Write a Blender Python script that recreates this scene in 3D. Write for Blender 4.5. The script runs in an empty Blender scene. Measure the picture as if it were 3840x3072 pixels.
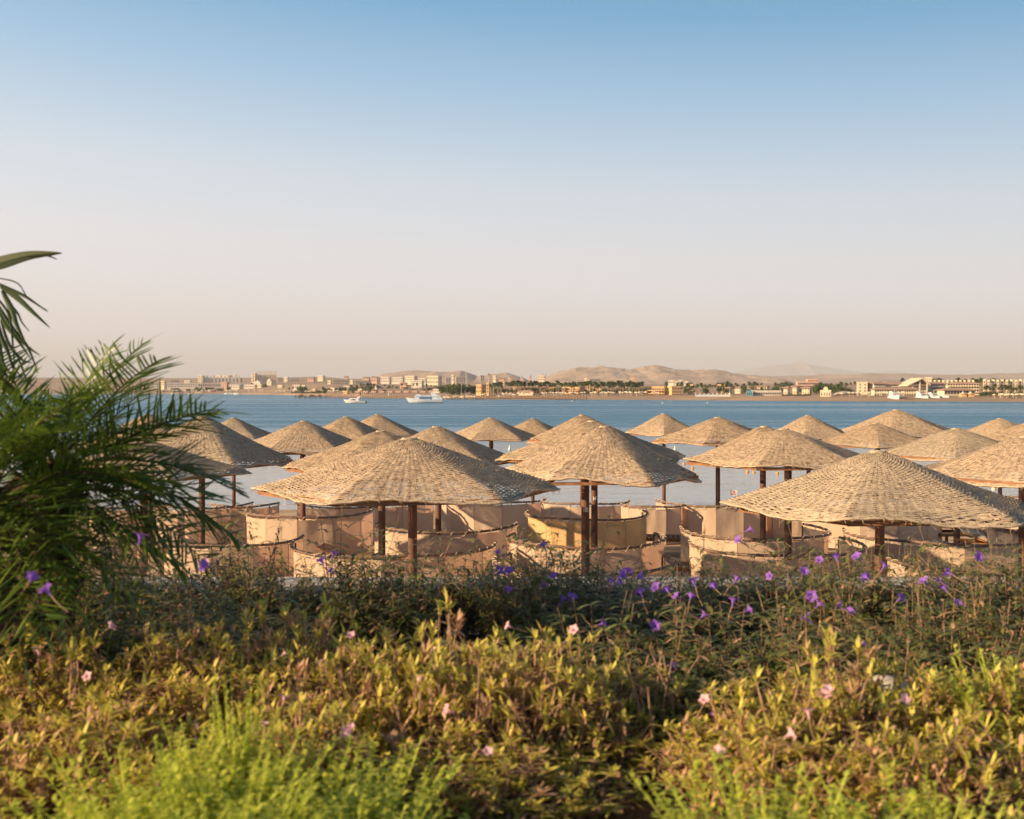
import bpy, math, random
from mathutils import Vector, Matrix, noise
PI = math.pi; R_ = math.radians
sc = bpy.context.scene
# ------------------------------------------------------------------ camera, world, sun
F = 4100.0; HY = 1466.0; CX = 1920.0; CH = 3.4      # focal length and horizon of the 3840 px photo, eye height
cam_d = bpy.data.cameras.new("camera"); cam = bpy.data.objects.new("camera", cam_d)
sc.collection.objects.link(cam); sc.camera = cam
cam.location = (0, 0, CH); cam.rotation_euler = (PI / 2, 0, 0)
cam_d.sensor_width = 36; cam_d.lens = F / 3840 * 36
cam_d.shift_y = -(1536 - HY) / 3840
cam_d.clip_start = 0.1; cam_d.clip_end = 60000
cam_d.dof.use_dof = True; cam_d.dof.focus_distance = 19; cam_d.dof.aperture_fstop = 2.6
SUN_EL, SUN_AZ = R_(19), R_(-23)     # azimuth: 0 = exactly left of the view, negative = behind the camera
sv = Vector((-math.cos(SUN_EL) * math.cos(SUN_AZ), math.cos(SUN_EL) * math.sin(SUN_AZ), math.sin(SUN_EL)))
sl = bpy.data.lights.new("sun", 'SUN'); so = bpy.data.objects.new("sun", sl); sc.collection.objects.link(so)
so.rotation_euler = sv.to_track_quat('Z', 'Y').to_euler()
sl.energy = 5.0; sl.angle = R_(0.6); sl.color = (1.0, 0.71, 0.41)
w = bpy.data.worlds.new("World"); sc.world = w; w.use_nodes = True
nt = w.node_tree; bg = nt.nodes["Background"]; bg.inputs[1].default_value = 0.1
sky = nt.nodes.new("ShaderNodeTexSky"); sky.sky_type = 'NISHITA'; sky.sun_disc = False
sky.sun_elevation = SUN_EL; sky.sun_rotation = -PI / 2 - SUN_AZ * 1.0
sky.dust_density = 2.5; sky.ozone_density = 1.5; sky.air_density = 1.0
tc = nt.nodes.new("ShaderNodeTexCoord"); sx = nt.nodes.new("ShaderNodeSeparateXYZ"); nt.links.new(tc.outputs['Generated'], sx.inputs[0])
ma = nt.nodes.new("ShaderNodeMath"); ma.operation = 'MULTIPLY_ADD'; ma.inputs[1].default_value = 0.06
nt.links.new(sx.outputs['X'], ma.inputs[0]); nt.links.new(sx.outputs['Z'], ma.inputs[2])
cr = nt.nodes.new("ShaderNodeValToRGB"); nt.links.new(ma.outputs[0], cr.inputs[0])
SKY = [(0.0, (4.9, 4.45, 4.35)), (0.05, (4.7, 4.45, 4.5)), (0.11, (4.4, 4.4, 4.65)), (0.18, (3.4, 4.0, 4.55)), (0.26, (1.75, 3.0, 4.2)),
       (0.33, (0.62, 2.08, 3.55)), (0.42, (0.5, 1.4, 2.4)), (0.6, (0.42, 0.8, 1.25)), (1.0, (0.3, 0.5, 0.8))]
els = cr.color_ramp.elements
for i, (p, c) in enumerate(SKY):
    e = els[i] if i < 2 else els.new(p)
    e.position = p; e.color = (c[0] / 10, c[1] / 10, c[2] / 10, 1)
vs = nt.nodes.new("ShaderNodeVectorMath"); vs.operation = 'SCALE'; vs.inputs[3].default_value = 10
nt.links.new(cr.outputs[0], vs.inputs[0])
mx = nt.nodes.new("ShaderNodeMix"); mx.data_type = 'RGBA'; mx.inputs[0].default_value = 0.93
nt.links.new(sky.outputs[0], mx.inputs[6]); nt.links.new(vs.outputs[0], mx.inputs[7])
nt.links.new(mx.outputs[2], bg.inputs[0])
sc.view_settings.view_transform = 'Standard'; sc.view_settings.look = 'None'; sc.view_settings.gamma = 1
sc.view_settings.exposure = 0.92
sc.cycles.use_denoising = True; sc.cycles.max_bounces = 8; sc.cycles.transparent_max_bounces = 12
sc.cycles.volume_bounces = 0; sc.cycles.caustics_reflective = False; sc.cycles.caustics_refractive = False
sc.cycles.sample_clamp_indirect = 6

def at(px, py, Y):      # a pixel of the photo at distance Y
    return Vector(((px - CX) / F * Y, Y, CH - (py - HY) / F * Y))
def lerp(a, b, t): return a + (b - a) * t
def interp(tab, x):
    if x <= tab[0][0]: return tab[0][1]
    for (x0, y0), (x1, y1) in zip(tab, tab[1:]):
        if x <= x1: return y0 + (y1 - y0) * (x - x0) / (x1 - x0)
    return tab[-1][1]
# ------------------------------------------------------------------ materials
def mat(name, col, rough=0.8, col2=None, scale=5.0, bump=0.0, bscale=None, island=0.0, trans=0.0, stretch=(1, 1, 1), spec=0.3, metal=0.0, detail=4, tcol=None):
    m = bpy.data.materials.new(name); m.use_nodes = True; n = m.node_tree; b = n.nodes["Principled BSDF"]
    b.inputs["Roughness"].default_value = rough; b.inputs["Specular IOR Level"].default_value = spec; b.inputs["Metallic"].default_value = metal
    b.inputs["Base Color"].default_value = (*col, 1)
    tc = n.nodes.new("ShaderNodeTexCoord"); mp = n.nodes.new("ShaderNodeMapping"); mp.inputs['Scale'].default_value = stretch
    n.links.new(tc.outputs['Object'], mp.inputs[0])
    out = None
    if col2:
        nz = n.nodes.new("ShaderNodeTexNoise"); nz.inputs['Scale'].default_value = scale; nz.inputs['Detail'].default_value = detail
        n.links.new(mp.outputs[0], nz.inputs[0])
        r = n.nodes.new("ShaderNodeMapRange"); r.inputs[1].default_value = 0.35; r.inputs[2].default_value = 0.65; n.links.new(nz.outputs[0], r.inputs[0])
        fac = r.outputs[0]
        if island:
            g = n.nodes.new("ShaderNodeNewGeometry"); mm = n.nodes.new("ShaderNodeMix"); mm.inputs[0].default_value = island
            n.links.new(r.outputs[0], mm.inputs[2]); n.links.new(g.outputs['Random Per Island'], mm.inputs[3]); fac = mm.outputs[0]
        c = n.nodes.new("ShaderNodeMix"); c.data_type = 'RGBA'; c.inputs[6].default_value = (*col, 1); c.inputs[7].default_value = (*col2, 1)
        n.links.new(fac, c.inputs[0]); out = c.outputs[2]; n.links.new(out, b.inputs["Base Color"])
    if bump:
        nz = n.nodes.new("ShaderNodeTexNoise"); nz.inputs['Scale'].default_value = bscale or scale; nz.inputs['Detail'].default_value = 5
        n.links.new(mp.outputs[0], nz.inputs[0])
        bp = n.nodes.new("ShaderNodeBump"); bp.inputs['Strength'].default_value = bump; bp.inputs['Distance'].default_value = 0.02
        n.links.new(nz.outputs[0], bp.inputs['Height']); n.links.new(bp.outputs[0], b.inputs['Normal'])
    if trans:
        t = n.nodes.new("ShaderNodeBsdfTranslucent"); t.inputs[0].default_value = (*(tcol or col), 1)
        if out and not tcol: n.links.new(out, t.inputs[0])
        s = n.nodes.new("ShaderNodeMixShader"); s.inputs[0].default_value = trans
        n.links.new(b.outputs[0], s.inputs[1]); n.links.new(t.outputs[0], s.inputs[2])
        n.links.new(s.outputs[0], n.nodes["Material Output"].inputs[0])
    return m
M = dict(
    wicker=mat("wicker", (0.67, 0.52, 0.37), 0.75, (0.29, 0.215, 0.15), 24, 0.5, 60, island=0.35, trans=0.06, detail=9),
    wicker_grey=mat("wicker_grey", (0.60, 0.49, 0.36), 0.75, (0.30, 0.235, 0.17), 26, 0.5, 60, island=0.35, trans=0.06, detail=9),
    wicker_tan=mat("wicker_tan", (0.63, 0.48, 0.33), 0.75, (0.26, 0.19, 0.13), 15, 0.5, 60, island=0.35, trans=0.06, detail=9),
    timber=mat("timber", (0.30, 0.145, 0.07), 0.7, (0.17, 0.085, 0.045), 9, 0.3, 30, stretch=(1, 1, 4)),
    pole=mat("pole", (0.165, 0.075, 0.05), 0.62, (0.10, 0.05, 0.035), 6, 0.35, 40, stretch=(2, 2, 0.4)),
    rail=mat("rail", (0.13, 0.075, 0.055), 0.6, (0.22, 0.15, 0.12), 12, 0.3, 30),
    rope=mat("rope", (0.78, 0.68, 0.52), 0.9, (0.45, 0.36, 0.26), 30),
    canvas=mat("canvas", (0.70, 0.54, 0.41), 0.9, (0.60, 0.455, 0.345), 2.2, 0.5, 6, trans=0.36, tcol=(0.58, 0.36, 0.25), stretch=(1, 1, 0.6)),
    canvas_yellow=mat("canvas_yellow", (0.80, 0.53, 0.27), 0.9, (0.70, 0.45, 0.22), 2.2, 0.5, 6, trans=0.36, tcol=(0.60, 0.38, 0.18), stretch=(1, 1, 0.6)),
    cushion=mat("cushion", (0.42, 0.33, 0.25), 0.9, (0.35, 0.27, 0.20), 6, 0.3, 20),
    bedwood=mat("bedwood", (0.36, 0.16, 0.06), 0.6, (0.2, 0.09, 0.04), 9),
    white=mat("white", (0.8, 0.79, 0.76), 0.5, (0.72, 0.7, 0.66), 4),
    numbers=mat("numbers", (0.75, 0.70, 0.64), 0.7),
    red=mat("red", (0.55, 0.06, 0.05), 0.6),
    sand=mat("sand", (0.50, 0.38, 0.26), 0.95, (0.36, 0.26, 0.175), 1.6, 0.6, 8),
    soil=mat("soil", (0.24, 0.155, 0.10), 0.95, (0.12, 0.075, 0.05), 4, 0.9, 25),
    stone=mat("stone", (0.50, 0.47, 0.43), 0.85, (0.38, 0.35, 0.32), 3, 0.3, 20),
    stone_dark=mat("stone_dark", (0.28, 0.25, 0.22), 0.9, (0.2, 0.18, 0.16), 3, 0.4, 20),
    litter=mat("litter", (0.48, 0.30, 0.18), 0.9, (0.12, 0.07, 0.04), 9, island=0.8),
    hose=mat("hose", (0.012, 0.014, 0.018), 0.35),
    leaf_y=mat("leaf_y", (0.84, 0.70, 0.17), 0.5, (0.36, 0.38, 0.06), 6, island=0.85, trans=0.34),
    leaf_dry=mat("leaf_dry", (0.66, 0.42, 0.27), 0.8, (0.30, 0.17, 0.09), 8, island=0.8, trans=0.25),
    leaf_d=mat("leaf_d", (0.06, 0.085, 0.025), 0.5, (0.22, 0.235, 0.06), 6, island=0.8, trans=0.22),
    leaf_g=mat("leaf_g", (0.66, 0.68, 0.11), 0.5, (0.36, 0.46, 0.055), 6, island=0.8, trans=0.4),
    twig=mat("twig", (0.38, 0.24, 0.16), 0.9, (0.18, 0.11, 0.07), 20),
    purple=mat("purple", (0.25, 0.10, 0.60), 0.6, (0.42, 0.20, 0.72), 10, trans=0.4),
    pink=mat("pink", (0.80, 0.42, 0.50), 0.6, (0.85, 0.6, 0.68), 10, trans=0.35),
    frond=mat("frond", (0.06, 0.12, 0.015), 0.42, (0.16, 0.22, 0.03), 5, island=0.85, trans=0.28, spec=0.5),
    frond_hi=mat("frond_hi", (0.05, 0.085, 0.04), 0.5, (0.10, 0.11, 0.05), 5, island=0.7, trans=0.15),
    bark=mat("bark", (0.10, 0.06, 0.04), 0.95, (0.05, 0.03, 0.02), 14, 0.9, 30),
    far_leaf=mat("far_leaf", (0.075, 0.115, 0.035), 0.8, (0.035, 0.06, 0.02), 0.5, island=0.7, trans=0.15),
    far_palm=mat("far_palm", (0.10, 0.125, 0.04), 0.8, (0.05, 0.075, 0.025), 0.5, island=0.7, trans=0.15),
    far_trunk=mat("far_trunk", (0.30, 0.20, 0.13), 0.9),
    land=mat("land", (0.44, 0.30, 0.20), 0.95, (0.28, 0.20, 0.14), 0.01, detail=8),
    hill=mat("hill", (0.50, 0.38, 0.29), 0.95, (0.34, 0.255, 0.20), 0.006, detail=9),
    cream=mat("cream", (0.74, 0.63, 0.46), 0.85, (0.66, 0.55, 0.40), 0.3),
    pale=mat("pale", (0.72, 0.66, 0.58), 0.85, (0.62, 0.56, 0.50), 0.3),
    gold=mat("gold", (0.72, 0.47, 0.23), 0.85, (0.64, 0.40, 0.19), 0.3),
    rose=mat("rose", (0.64, 0.42, 0.33), 0.85, (0.55, 0.36, 0.28), 0.3),
    grey=mat("grey", (0.42, 0.37, 0.34), 0.9, (0.34, 0.30, 0.28), 0.3),
    tile=mat("tile", (0.48, 0.32, 0.24), 0.85, (0.40, 0.26, 0.19), 0.6),
    glass=mat("glass", (0.06, 0.065, 0.075), 0.25, spec=0.5),
    teal=mat("teal", (0.10, 0.30, 0.38), 0.6),
    boatwhite=mat("boatwhite", (0.80, 0.80, 0.78), 0.35, (0.72, 0.72, 0.70), 0.8),
    boatshade=mat("boatshade", (0.60, 0.67, 0.74), 0.4, (0.54, 0.61, 0.68), 0.8),  # boat white with the bluish shade of the side away from the sun painted in
    boatblue=mat("boatblue", (0.06, 0.16, 0.34), 0.3),
    boatdark=mat("boatdark", (0.05, 0.055, 0.06), 0.5),
    deckwood=mat("deckwood", (0.20, 0.13, 0.09), 0.85, (0.12, 0.08, 0.055), 2),
    seaweed=mat("seaweed", (0.10, 0.09, 0.06), 0.8, (0.05, 0.05, 0.035), 3),
    orange=mat("orange", (0.65, 0.28, 0.06), 0.5),
)
# ------------------------------------------------------------------ mesh helpers
class MB:
    def __init__(s): s.v = []; s.f = []; s.m = []
    def quad(s, a, b, c, d, mi=0):
        n = len(s.v); s.v += [tuple(a), tuple(b), tuple(c), tuple(d)]; s.f.append((n, n + 1, n + 2, n + 3)); s.m.append(mi)
    def face(s, pts, mi=0):
        n = len(s.v); s.v += [tuple(p) for p in pts]; s.f.append(tuple(range(n, n + len(pts)))); s.m.append(mi)
    def box(s, x0, x1, y0, y1, z0, z1, mi=0, rz=0, piv=(0, 0)):
        n = len(s.v); c, q = math.cos(rz), math.sin(rz)
        for z in (z0, z1):
            for x, y in ((x0, y0), (x1, y0), (x1, y1), (x0, y1)):
                dx, dy = x - piv[0], y - piv[1]; s.v.append((piv[0] + dx * c - dy * q, piv[1] + dx * q + dy * c, z))
        for f in ((3, 2, 1, 0), (4, 5, 6, 7), (0, 1, 5, 4), (1, 2, 6, 5), (2, 3, 7, 6), (3, 0, 4, 7)):
            s.f.append(tuple(n + i for i in f)); s.m.append(mi)
    def beam(s, a, b, w, h, mi=0):
        a = Vector(a); b = Vector(b); d = (b - a).normalized(); u = d.cross(Vector((0, 0, 1)))
        if u.length < 1e-4: u = Vector((1, 0, 0))
        u.normalize(); v = u.cross(d); n = len(s.v)
        for p in (a, b):
            for i, j in ((-1, -1), (1, -1), (1, 1), (-1, 1)): s.v.append(tuple(p + u * w / 2 * i + v * h / 2 * j))
        for f in ((3, 2, 1, 0), (4, 5, 6, 7), (0, 1, 5, 4), (1, 2, 6, 5), (2, 3, 7, 6), (3, 0, 4, 7)):
            s.f.append(tuple(n + i for i in f)); s.m.append(mi)
    def tube(s, pts, r, k=6, mi=0, cap=True):
        pts = [Vector(p) for p in pts]; N = len(pts); rr = r if isinstance(r, (list, tuple)) else [r] * N
        base = len(s.v); u = None
        for i, p in enumerate(pts):
            d = (pts[min(i + 1, N - 1)] - pts[max(i - 1, 0)])
            if d.length < 1e-9: d = Vector((0, 0, 1))
            d.normalize()
            if u is None:
                u = d.cross(Vector((0, 0, 1)))
                if u.length < 0.05: u = d.cross(Vector((1, 0, 0)))
            u = (u - d * u.dot(d)).normalized(); v = d.cross(u)
            for j in range(k):
                a = 2 * PI * j / k; s.v.append(tuple(p + (u * math.cos(a) + v * math.sin(a)) * rr[i]))
        for i in range(N - 1):
            for j in range(k):
                a = base + i * k + j; b = base + i * k + (j + 1) % k
                s.f.append((a, b, b + k, a + k)); s.m.append(mi)
        if cap:
            s.f.append(tuple(base + j for j in reversed(range(k)))); s.m.append(mi)
            s.f.append(tuple(base + (N - 1) * k + j for j in range(k))); s.m.append(mi)
    def lathe(s, prof, k=16, c=(0, 0, 0), mi=0):
        base = len(s.v)
        for r, z in prof:
            for j in range(k):
                a = 2 * PI * j / k; s.v.append((c[0] + r * math.cos(a), c[1] + r * math.sin(a), c[2] + z))
        for i in range(len(prof) - 1):
            for j in range(k):
                a = base + i * k + j; b = base + i * k + (j + 1) % k; s.f.append((a, b, b + k, a + k)); s.m.append(mi)
    def loft(s, secs, mi=0, close=True):     # list of rings with equal counts
        base = len(s.v); k = len(secs[0])
        for r in secs: s.v += [tuple(p) for p in r]
        for i in range(len(secs) - 1):
            for j in range(k if close else k - 1):
                a = base + i * k + j; b = base + i * k + (j + 1) % k; s.f.append((a, b, b + k, a + k)); s.m.append(mi)
        s.f.append(tuple(base + j for j in reversed(range(k)))); s.m.append(mi)
        s.f.append(tuple(base + (len(secs) - 1) * k + j for j in range(k))); s.m.append(mi)
    def mesh(s, name, mats, smooth=False):
        me = bpy.data.meshes.new(name); me.from_pydata(s.v, [], s.f)
        for m in (mats if isinstance(mats, (list, tuple)) else [mats]): me.materials.append(m)
        if any(s.m): me.polygons.foreach_set("material_index", s.m)
        if smooth: me.polygons.foreach_set("use_smooth", [True] * len(s.f))
        me.update(); return me
    def build(s, name, mats, parent=None, smooth=False, loc=None):
        return link(name, s.mesh(name, mats, smooth), parent, loc)
def link(name, me, parent=None, loc=None):
    o = bpy.data.objects.new(name, me); sc.collection.objects.link(o)
    if parent is not None: o.parent = parent
    if loc is not None: o.location = loc
    return o
def tag(o, label, cat, group=None, kind=None):
    if label: o["label"] = label
    if cat: o["category"] = cat
    if group: o["group"] = group
    if kind: o["kind"] = kind
    return o
def thing(name, label, cat, loc=(0, 0, 0), rz=0, group=None):
    o = bpy.data.objects.new(name, None); sc.collection.objects.link(o); o.location = loc; o.rotation_euler = (0, 0, rz)
    o.empty_display_size = 0.2
    return tag(o, label, cat, group)
def copy_tree(o, kids=None):
    r = o.copy(); sc.collection.objects.link(r)
    for ch in o.children:
        c = ch.copy(); sc.collection.objects.link(c); c.parent = r
        for g in ch.children:
            d = g.copy(); sc.collection.objects.link(d); d.parent = c
    return r
def fbm(x, y, z=0, o=4): return noise.fractal(Vector((x, y, z)), 1.0, 2.0, o)

# ------------------------------------------------------------------ the ground, the sea, the far shore
SEA = -0.75
def gz(x, y):            # the near beach
    if y < 18: return 0.0
    s = 35 + 1.2 * math.sin(x * 0.09) + (0.06 * x if x > 0 else 0.0)
    if y < s: return -0.02 * (y - 18)
    return -0.02 * (s - 18) - 0.14 * (y - s)
b = MB(); ny, nx = 90, 90; ys = [8.2 + (70 - 8.2) * (i / ny) for i in range(ny + 1)]; xs = [-70 + 140 * j / nx for j in range(nx + 1)]
for y in ys:
    for x in xs: b.v.append((x, y, max(gz(x, y), -2.4) + 0.035 * fbm(x * 0.9, y * 0.9)))
for i in range(ny):
    for j in range(nx):
        a = i * (nx + 1) + j; b.f.append((a, a + 1, a + nx + 2, a + nx + 1)); b.m.append(0)
tag(b.build("beach", M['sand'], smooth=True), None, None, kind='structure')
b = MB(); ny, nx = 60, 70
for i in range(ny + 1):
    for j in range(nx + 1):
        x = -9 + 18 * j / nx; y = -4 + 11.7 * i / ny; b.v.append((x, y, 1.7 + 0.05 * fbm(x * 2, y * 2)))
for i in range(ny):
    for j in range(nx):
        a = i * (nx + 1) + j; b.f.append((a, a + 1, a + nx + 2, a + nx + 1)); b.m.append(0)
for xx0, xx1, yy0, yy1 in ((-9, 9, -4, -3.9),): b.box(xx0, xx1, yy0, yy1, 0, 1.68)
tag(b.build("garden_bed", M['soil'], smooth=True), None, None, kind='structure')
def sea_mat():
    m = bpy.data.materials.new("sea"); m.use_nodes = True; n = m.node_tree; p = n.nodes["Principled BSDF"]
    tc = n.nodes.new("ShaderNodeTexCoord"); sep = n.nodes.new("ShaderNodeSeparateXYZ"); n.links.new(tc.outputs['Object'], sep.inputs[0])
    def nz(sx_, sy_, scale, det=4):
        mp = n.nodes.new("ShaderNodeMapping"); mp.inputs['Scale'].default_value = (sx_, sy_, 1); n.links.new(tc.outputs['Object'], mp.inputs[0])
        t = n.nodes.new("ShaderNodeTexNoise"); t.inputs['Scale'].default_value = scale; t.inputs['Detail'].default_value = det; n.links.new(mp.outputs[0], t.inputs[0]); return t.outputs[0]
    def math_(op, a, b_=None, c=None):
        t = n.nodes.new("ShaderNodeMath"); t.operation = op
        for i, q in enumerate((a, b_, c)):
            if q is None: continue
            if isinstance(q, (int, float)): t.inputs[i].default_value = q
            else: n.links.new(q, t.inputs[i])
        return t.outputs[0]
    def mr(x, a, b_, c=0, d=1):
        t = n.nodes.new("ShaderNodeMapRange"); t.interpolation_type = 'SMOOTHSTEP'
        for i, q in enumerate((a, b_, c, d)): t.inputs[i + 1].default_value = q
        n.links.new(x, t.inputs[0]); return t.outputs[0]
    edge = nz(0.02, 0.05, 1.0)
    yy = math_('MULTIPLY_ADD', math_('SUBTRACT', edge, 0.5), 40, sep.outputs['Y'])
    deep = mr(yy, 52, 125)                    # calm shallow water near the beach, ruffled deep water beyond
    streak = mr(nz(0.0035, 0.03, 1.0, 2), 0.46, 0.70)   # long slicks of calmer water
    streak2 = mr(nz(0.012, 0.10, 1.0, 5), 0.44, 0.80)
    slick = math_('MAXIMUM', math_('MULTIPLY', streak, 0.45), math_('MULTIPLY', streak2, 0.4))
    ruff = math_('MULTIPLY', deep, math_('SUBTRACT', 1.0, slick))
    c = n.nodes.new("ShaderNodeMix"); c.data_type = 'RGBA'; c.inputs[6].default_value = (0.20, 0.23, 0.25, 1); c.inputs[7].default_value = (0.006, 0.13, 0.25, 1)
    n.links.new(deep, c.inputs[0]); n.links.new(c.outputs[2], p.inputs['Base Color'])
    n.links.new(math_('MULTIPLY_ADD', ruff, 0.26, 0.06), p.inputs['Roughness']); p.inputs['IOR'].default_value = 1.33
    w1 = nz(0.35, 1.0, 1.4, 6); w2 = nz(0.3, 1.0, 0.35, 5)
    h = math_('ADD', math_('MULTIPLY', w1, 0.35), w2)
    bp = n.nodes.new("ShaderNodeBump"); bp.inputs['Distance'].default_value = 0.9
    n.links.new(math_('MULTIPLY_ADD', ruff, 0.85, 0.10), bp.inputs['Strength']); n.links.new(h, bp.inputs['Height']); n.links.new(bp.outputs[0], p.inputs['Normal'])
    return m
b = MB(); b.quad((-3500, 30, SEA), (3500, 30, SEA), (3500, 4000, SEA), (-3500, 4000, SEA))
tag(b.build("sea", sea_mat()), None, None, kind='structure')
DS = [(-3000, 1600), (0, 1420), (600, 1420), (800, 1380), (1000, 1160), (1100, 1010), (1240, 800), (1420, 640), (1650, 549), (2000, 515), (2500, 500), (2800, 462), (3200, 430), (3840, 408), (6500, 380)]
def ds(px): return interp(DS, px)
SLOPE = [(0, 0.028), (1000, 0.026), (1400, 0.014), (1900, 0.009), (4000, 0.009)]
def tz(px, d):
    s = d - ds(px)
    if s < 0: return SEA + s * 0.03
    if s < 14: return SEA + s * 0.10
    if s < 40: return 0.65 + (s - 14) * 0.03
    return 1.43 + (s - 40) * interp(SLOPE, px)
b = MB(); pxs = [-2600 + 60 * i for i in range(150)]; offs = [-40, 0, 6, 14, 25, 40, 70, 120, 200, 300, 450, 650, 900, 1300, 1900, 2600]
offs2 = [3600, 4800, 6500, 9000, 13000, 22500]
for px in pxs:
    for o in offs:
        d = ds(px) + o; b.v.append(((px - CX) / F * d, d, min(tz(px, d), 40) + (0.6 * fbm(px * 0.01, d * 0.01) if o > 100 else 0)))
    for dd in offs2: b.v.append(((px - CX) / F * dd, dd, 24))
nr = len(offs) + len(offs2)
for i in range(len(pxs) - 1):
    for j in range(nr - 1):
        a = i * nr + j; b.f.append((a, a + nr, a + nr + 1, a + 1)); b.m.append(0)
tag(b.build("far_shore", M['land'], smooth=True), None, None, kind='structure')
def ridge(name, prof, d0, depth, m, amp=6.0, nx=220, ny=40, fr=0.004, sharp=0.5):
    b = MB(); x0, x1 = prof[0][0], prof[-1][0]
    for i in range(ny + 1):
        v = i / ny
        for j in range(nx + 1):
            px = x0 + (x1 - x0) * j / nx; Y = d0 + depth * (v - 0.5); X = (px - CX) / F * d0
            top = CH - (interp(prof, px) - HY) / F * d0
            env = math.sin(PI * v) ** 0.9; k = fbm(X * fr, Y * fr * 1.3, 3.1, 6); k2 = noise.ridged_multi_fractal(Vector((X * fr * 0.9, Y * fr * 0.9, 7)), 0.9, 2.0, 6, 1.0, 2.0) - 1.0
            z = 10 + (top - 10) * (env * (0.82 + 0.18 * env)) + amp * env * (0.6 * k + sharp * k2 * (1.15 - env))
            b.v.append((X, Y, z))
    for i in range(ny):
        for j in range(nx):
            a = i * (nx + 1) + j; b.f.append((a, a + 1, a + nx + 2, a + nx + 1)); b.m.append(0)
    return tag(b.build(name, m, smooth=True), None, None, kind='structure')
ridge("desert_hills", [(1960, 1445), (2040, 1420), (2100, 1398), (2150, 1386), (2190, 1385), (2260, 1381), (2320, 1391), (2370, 1389), (2400, 1379), (2440, 1381), (2500, 1389), (2560, 1394), (2620, 1392), (2660, 1396), (2700, 1400), (2730, 1410), (2800, 1420), (2900, 1436)], 3000, 1100, M['hill'], 20, 420, 90, 0.009)
ridge("desert_ridge", [(1380, 1446), (1440, 1408), (1500, 1400), (1560, 1396), (1640, 1395), (1700, 1393), (1735, 1392), (1765, 1403), (1790, 1415), (1840, 1408), (1900, 1405), (1930, 1412), (1960, 1420), (2010, 1440)], 2900, 700, M['hill'], 12, 220, 60, 0.009)
ridge("desert_plateau", [(2400, 1436), (2600, 1420), (2720, 1406), (2790, 1408), (2840, 1413), (2950, 1414), (3050, 1410), (3120, 1406), (3200, 1410), (3260, 1404), (3400, 1405), (3550, 1409), (3700, 1405), (3840, 1402), (4300, 1400), (5200, 1420), (6000, 1440)], 4200, 1800, M['hill'], 12, 400, 70, 0.007)
ridge("far_mountain", [(2560, 1450), (2700, 1408), (2800, 1388), (2900, 1370), (2950, 1368), (2985, 1362), (2996, 1352), (3006, 1362), (3060, 1370), (3120, 1382), (3200, 1396), (3280, 1400), (3340, 1390), (3420, 1404), (3520, 1430)], 20000, 3600, M['hill'], 24, 160, 20, 0.0009)
# garden wall between the bed and the beach
t = thing("garden_wall", "low pale stone wall with a flat coping behind the flowering hedge", "wall", (0, 7.68, 0))
b = MB(); b.box(-9, 9, 0.04, 0.50, -0.2, 1.9); b.build("wall_body", M['stone_dark'], t)
b = MB()
for i in range(12): b.box(-9 + i * 1.5, -9 + i * 1.5 + 1.492, -0.02, 0.55, 1.903, 2.0)
b.build("coping", M['stone'], t)

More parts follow.
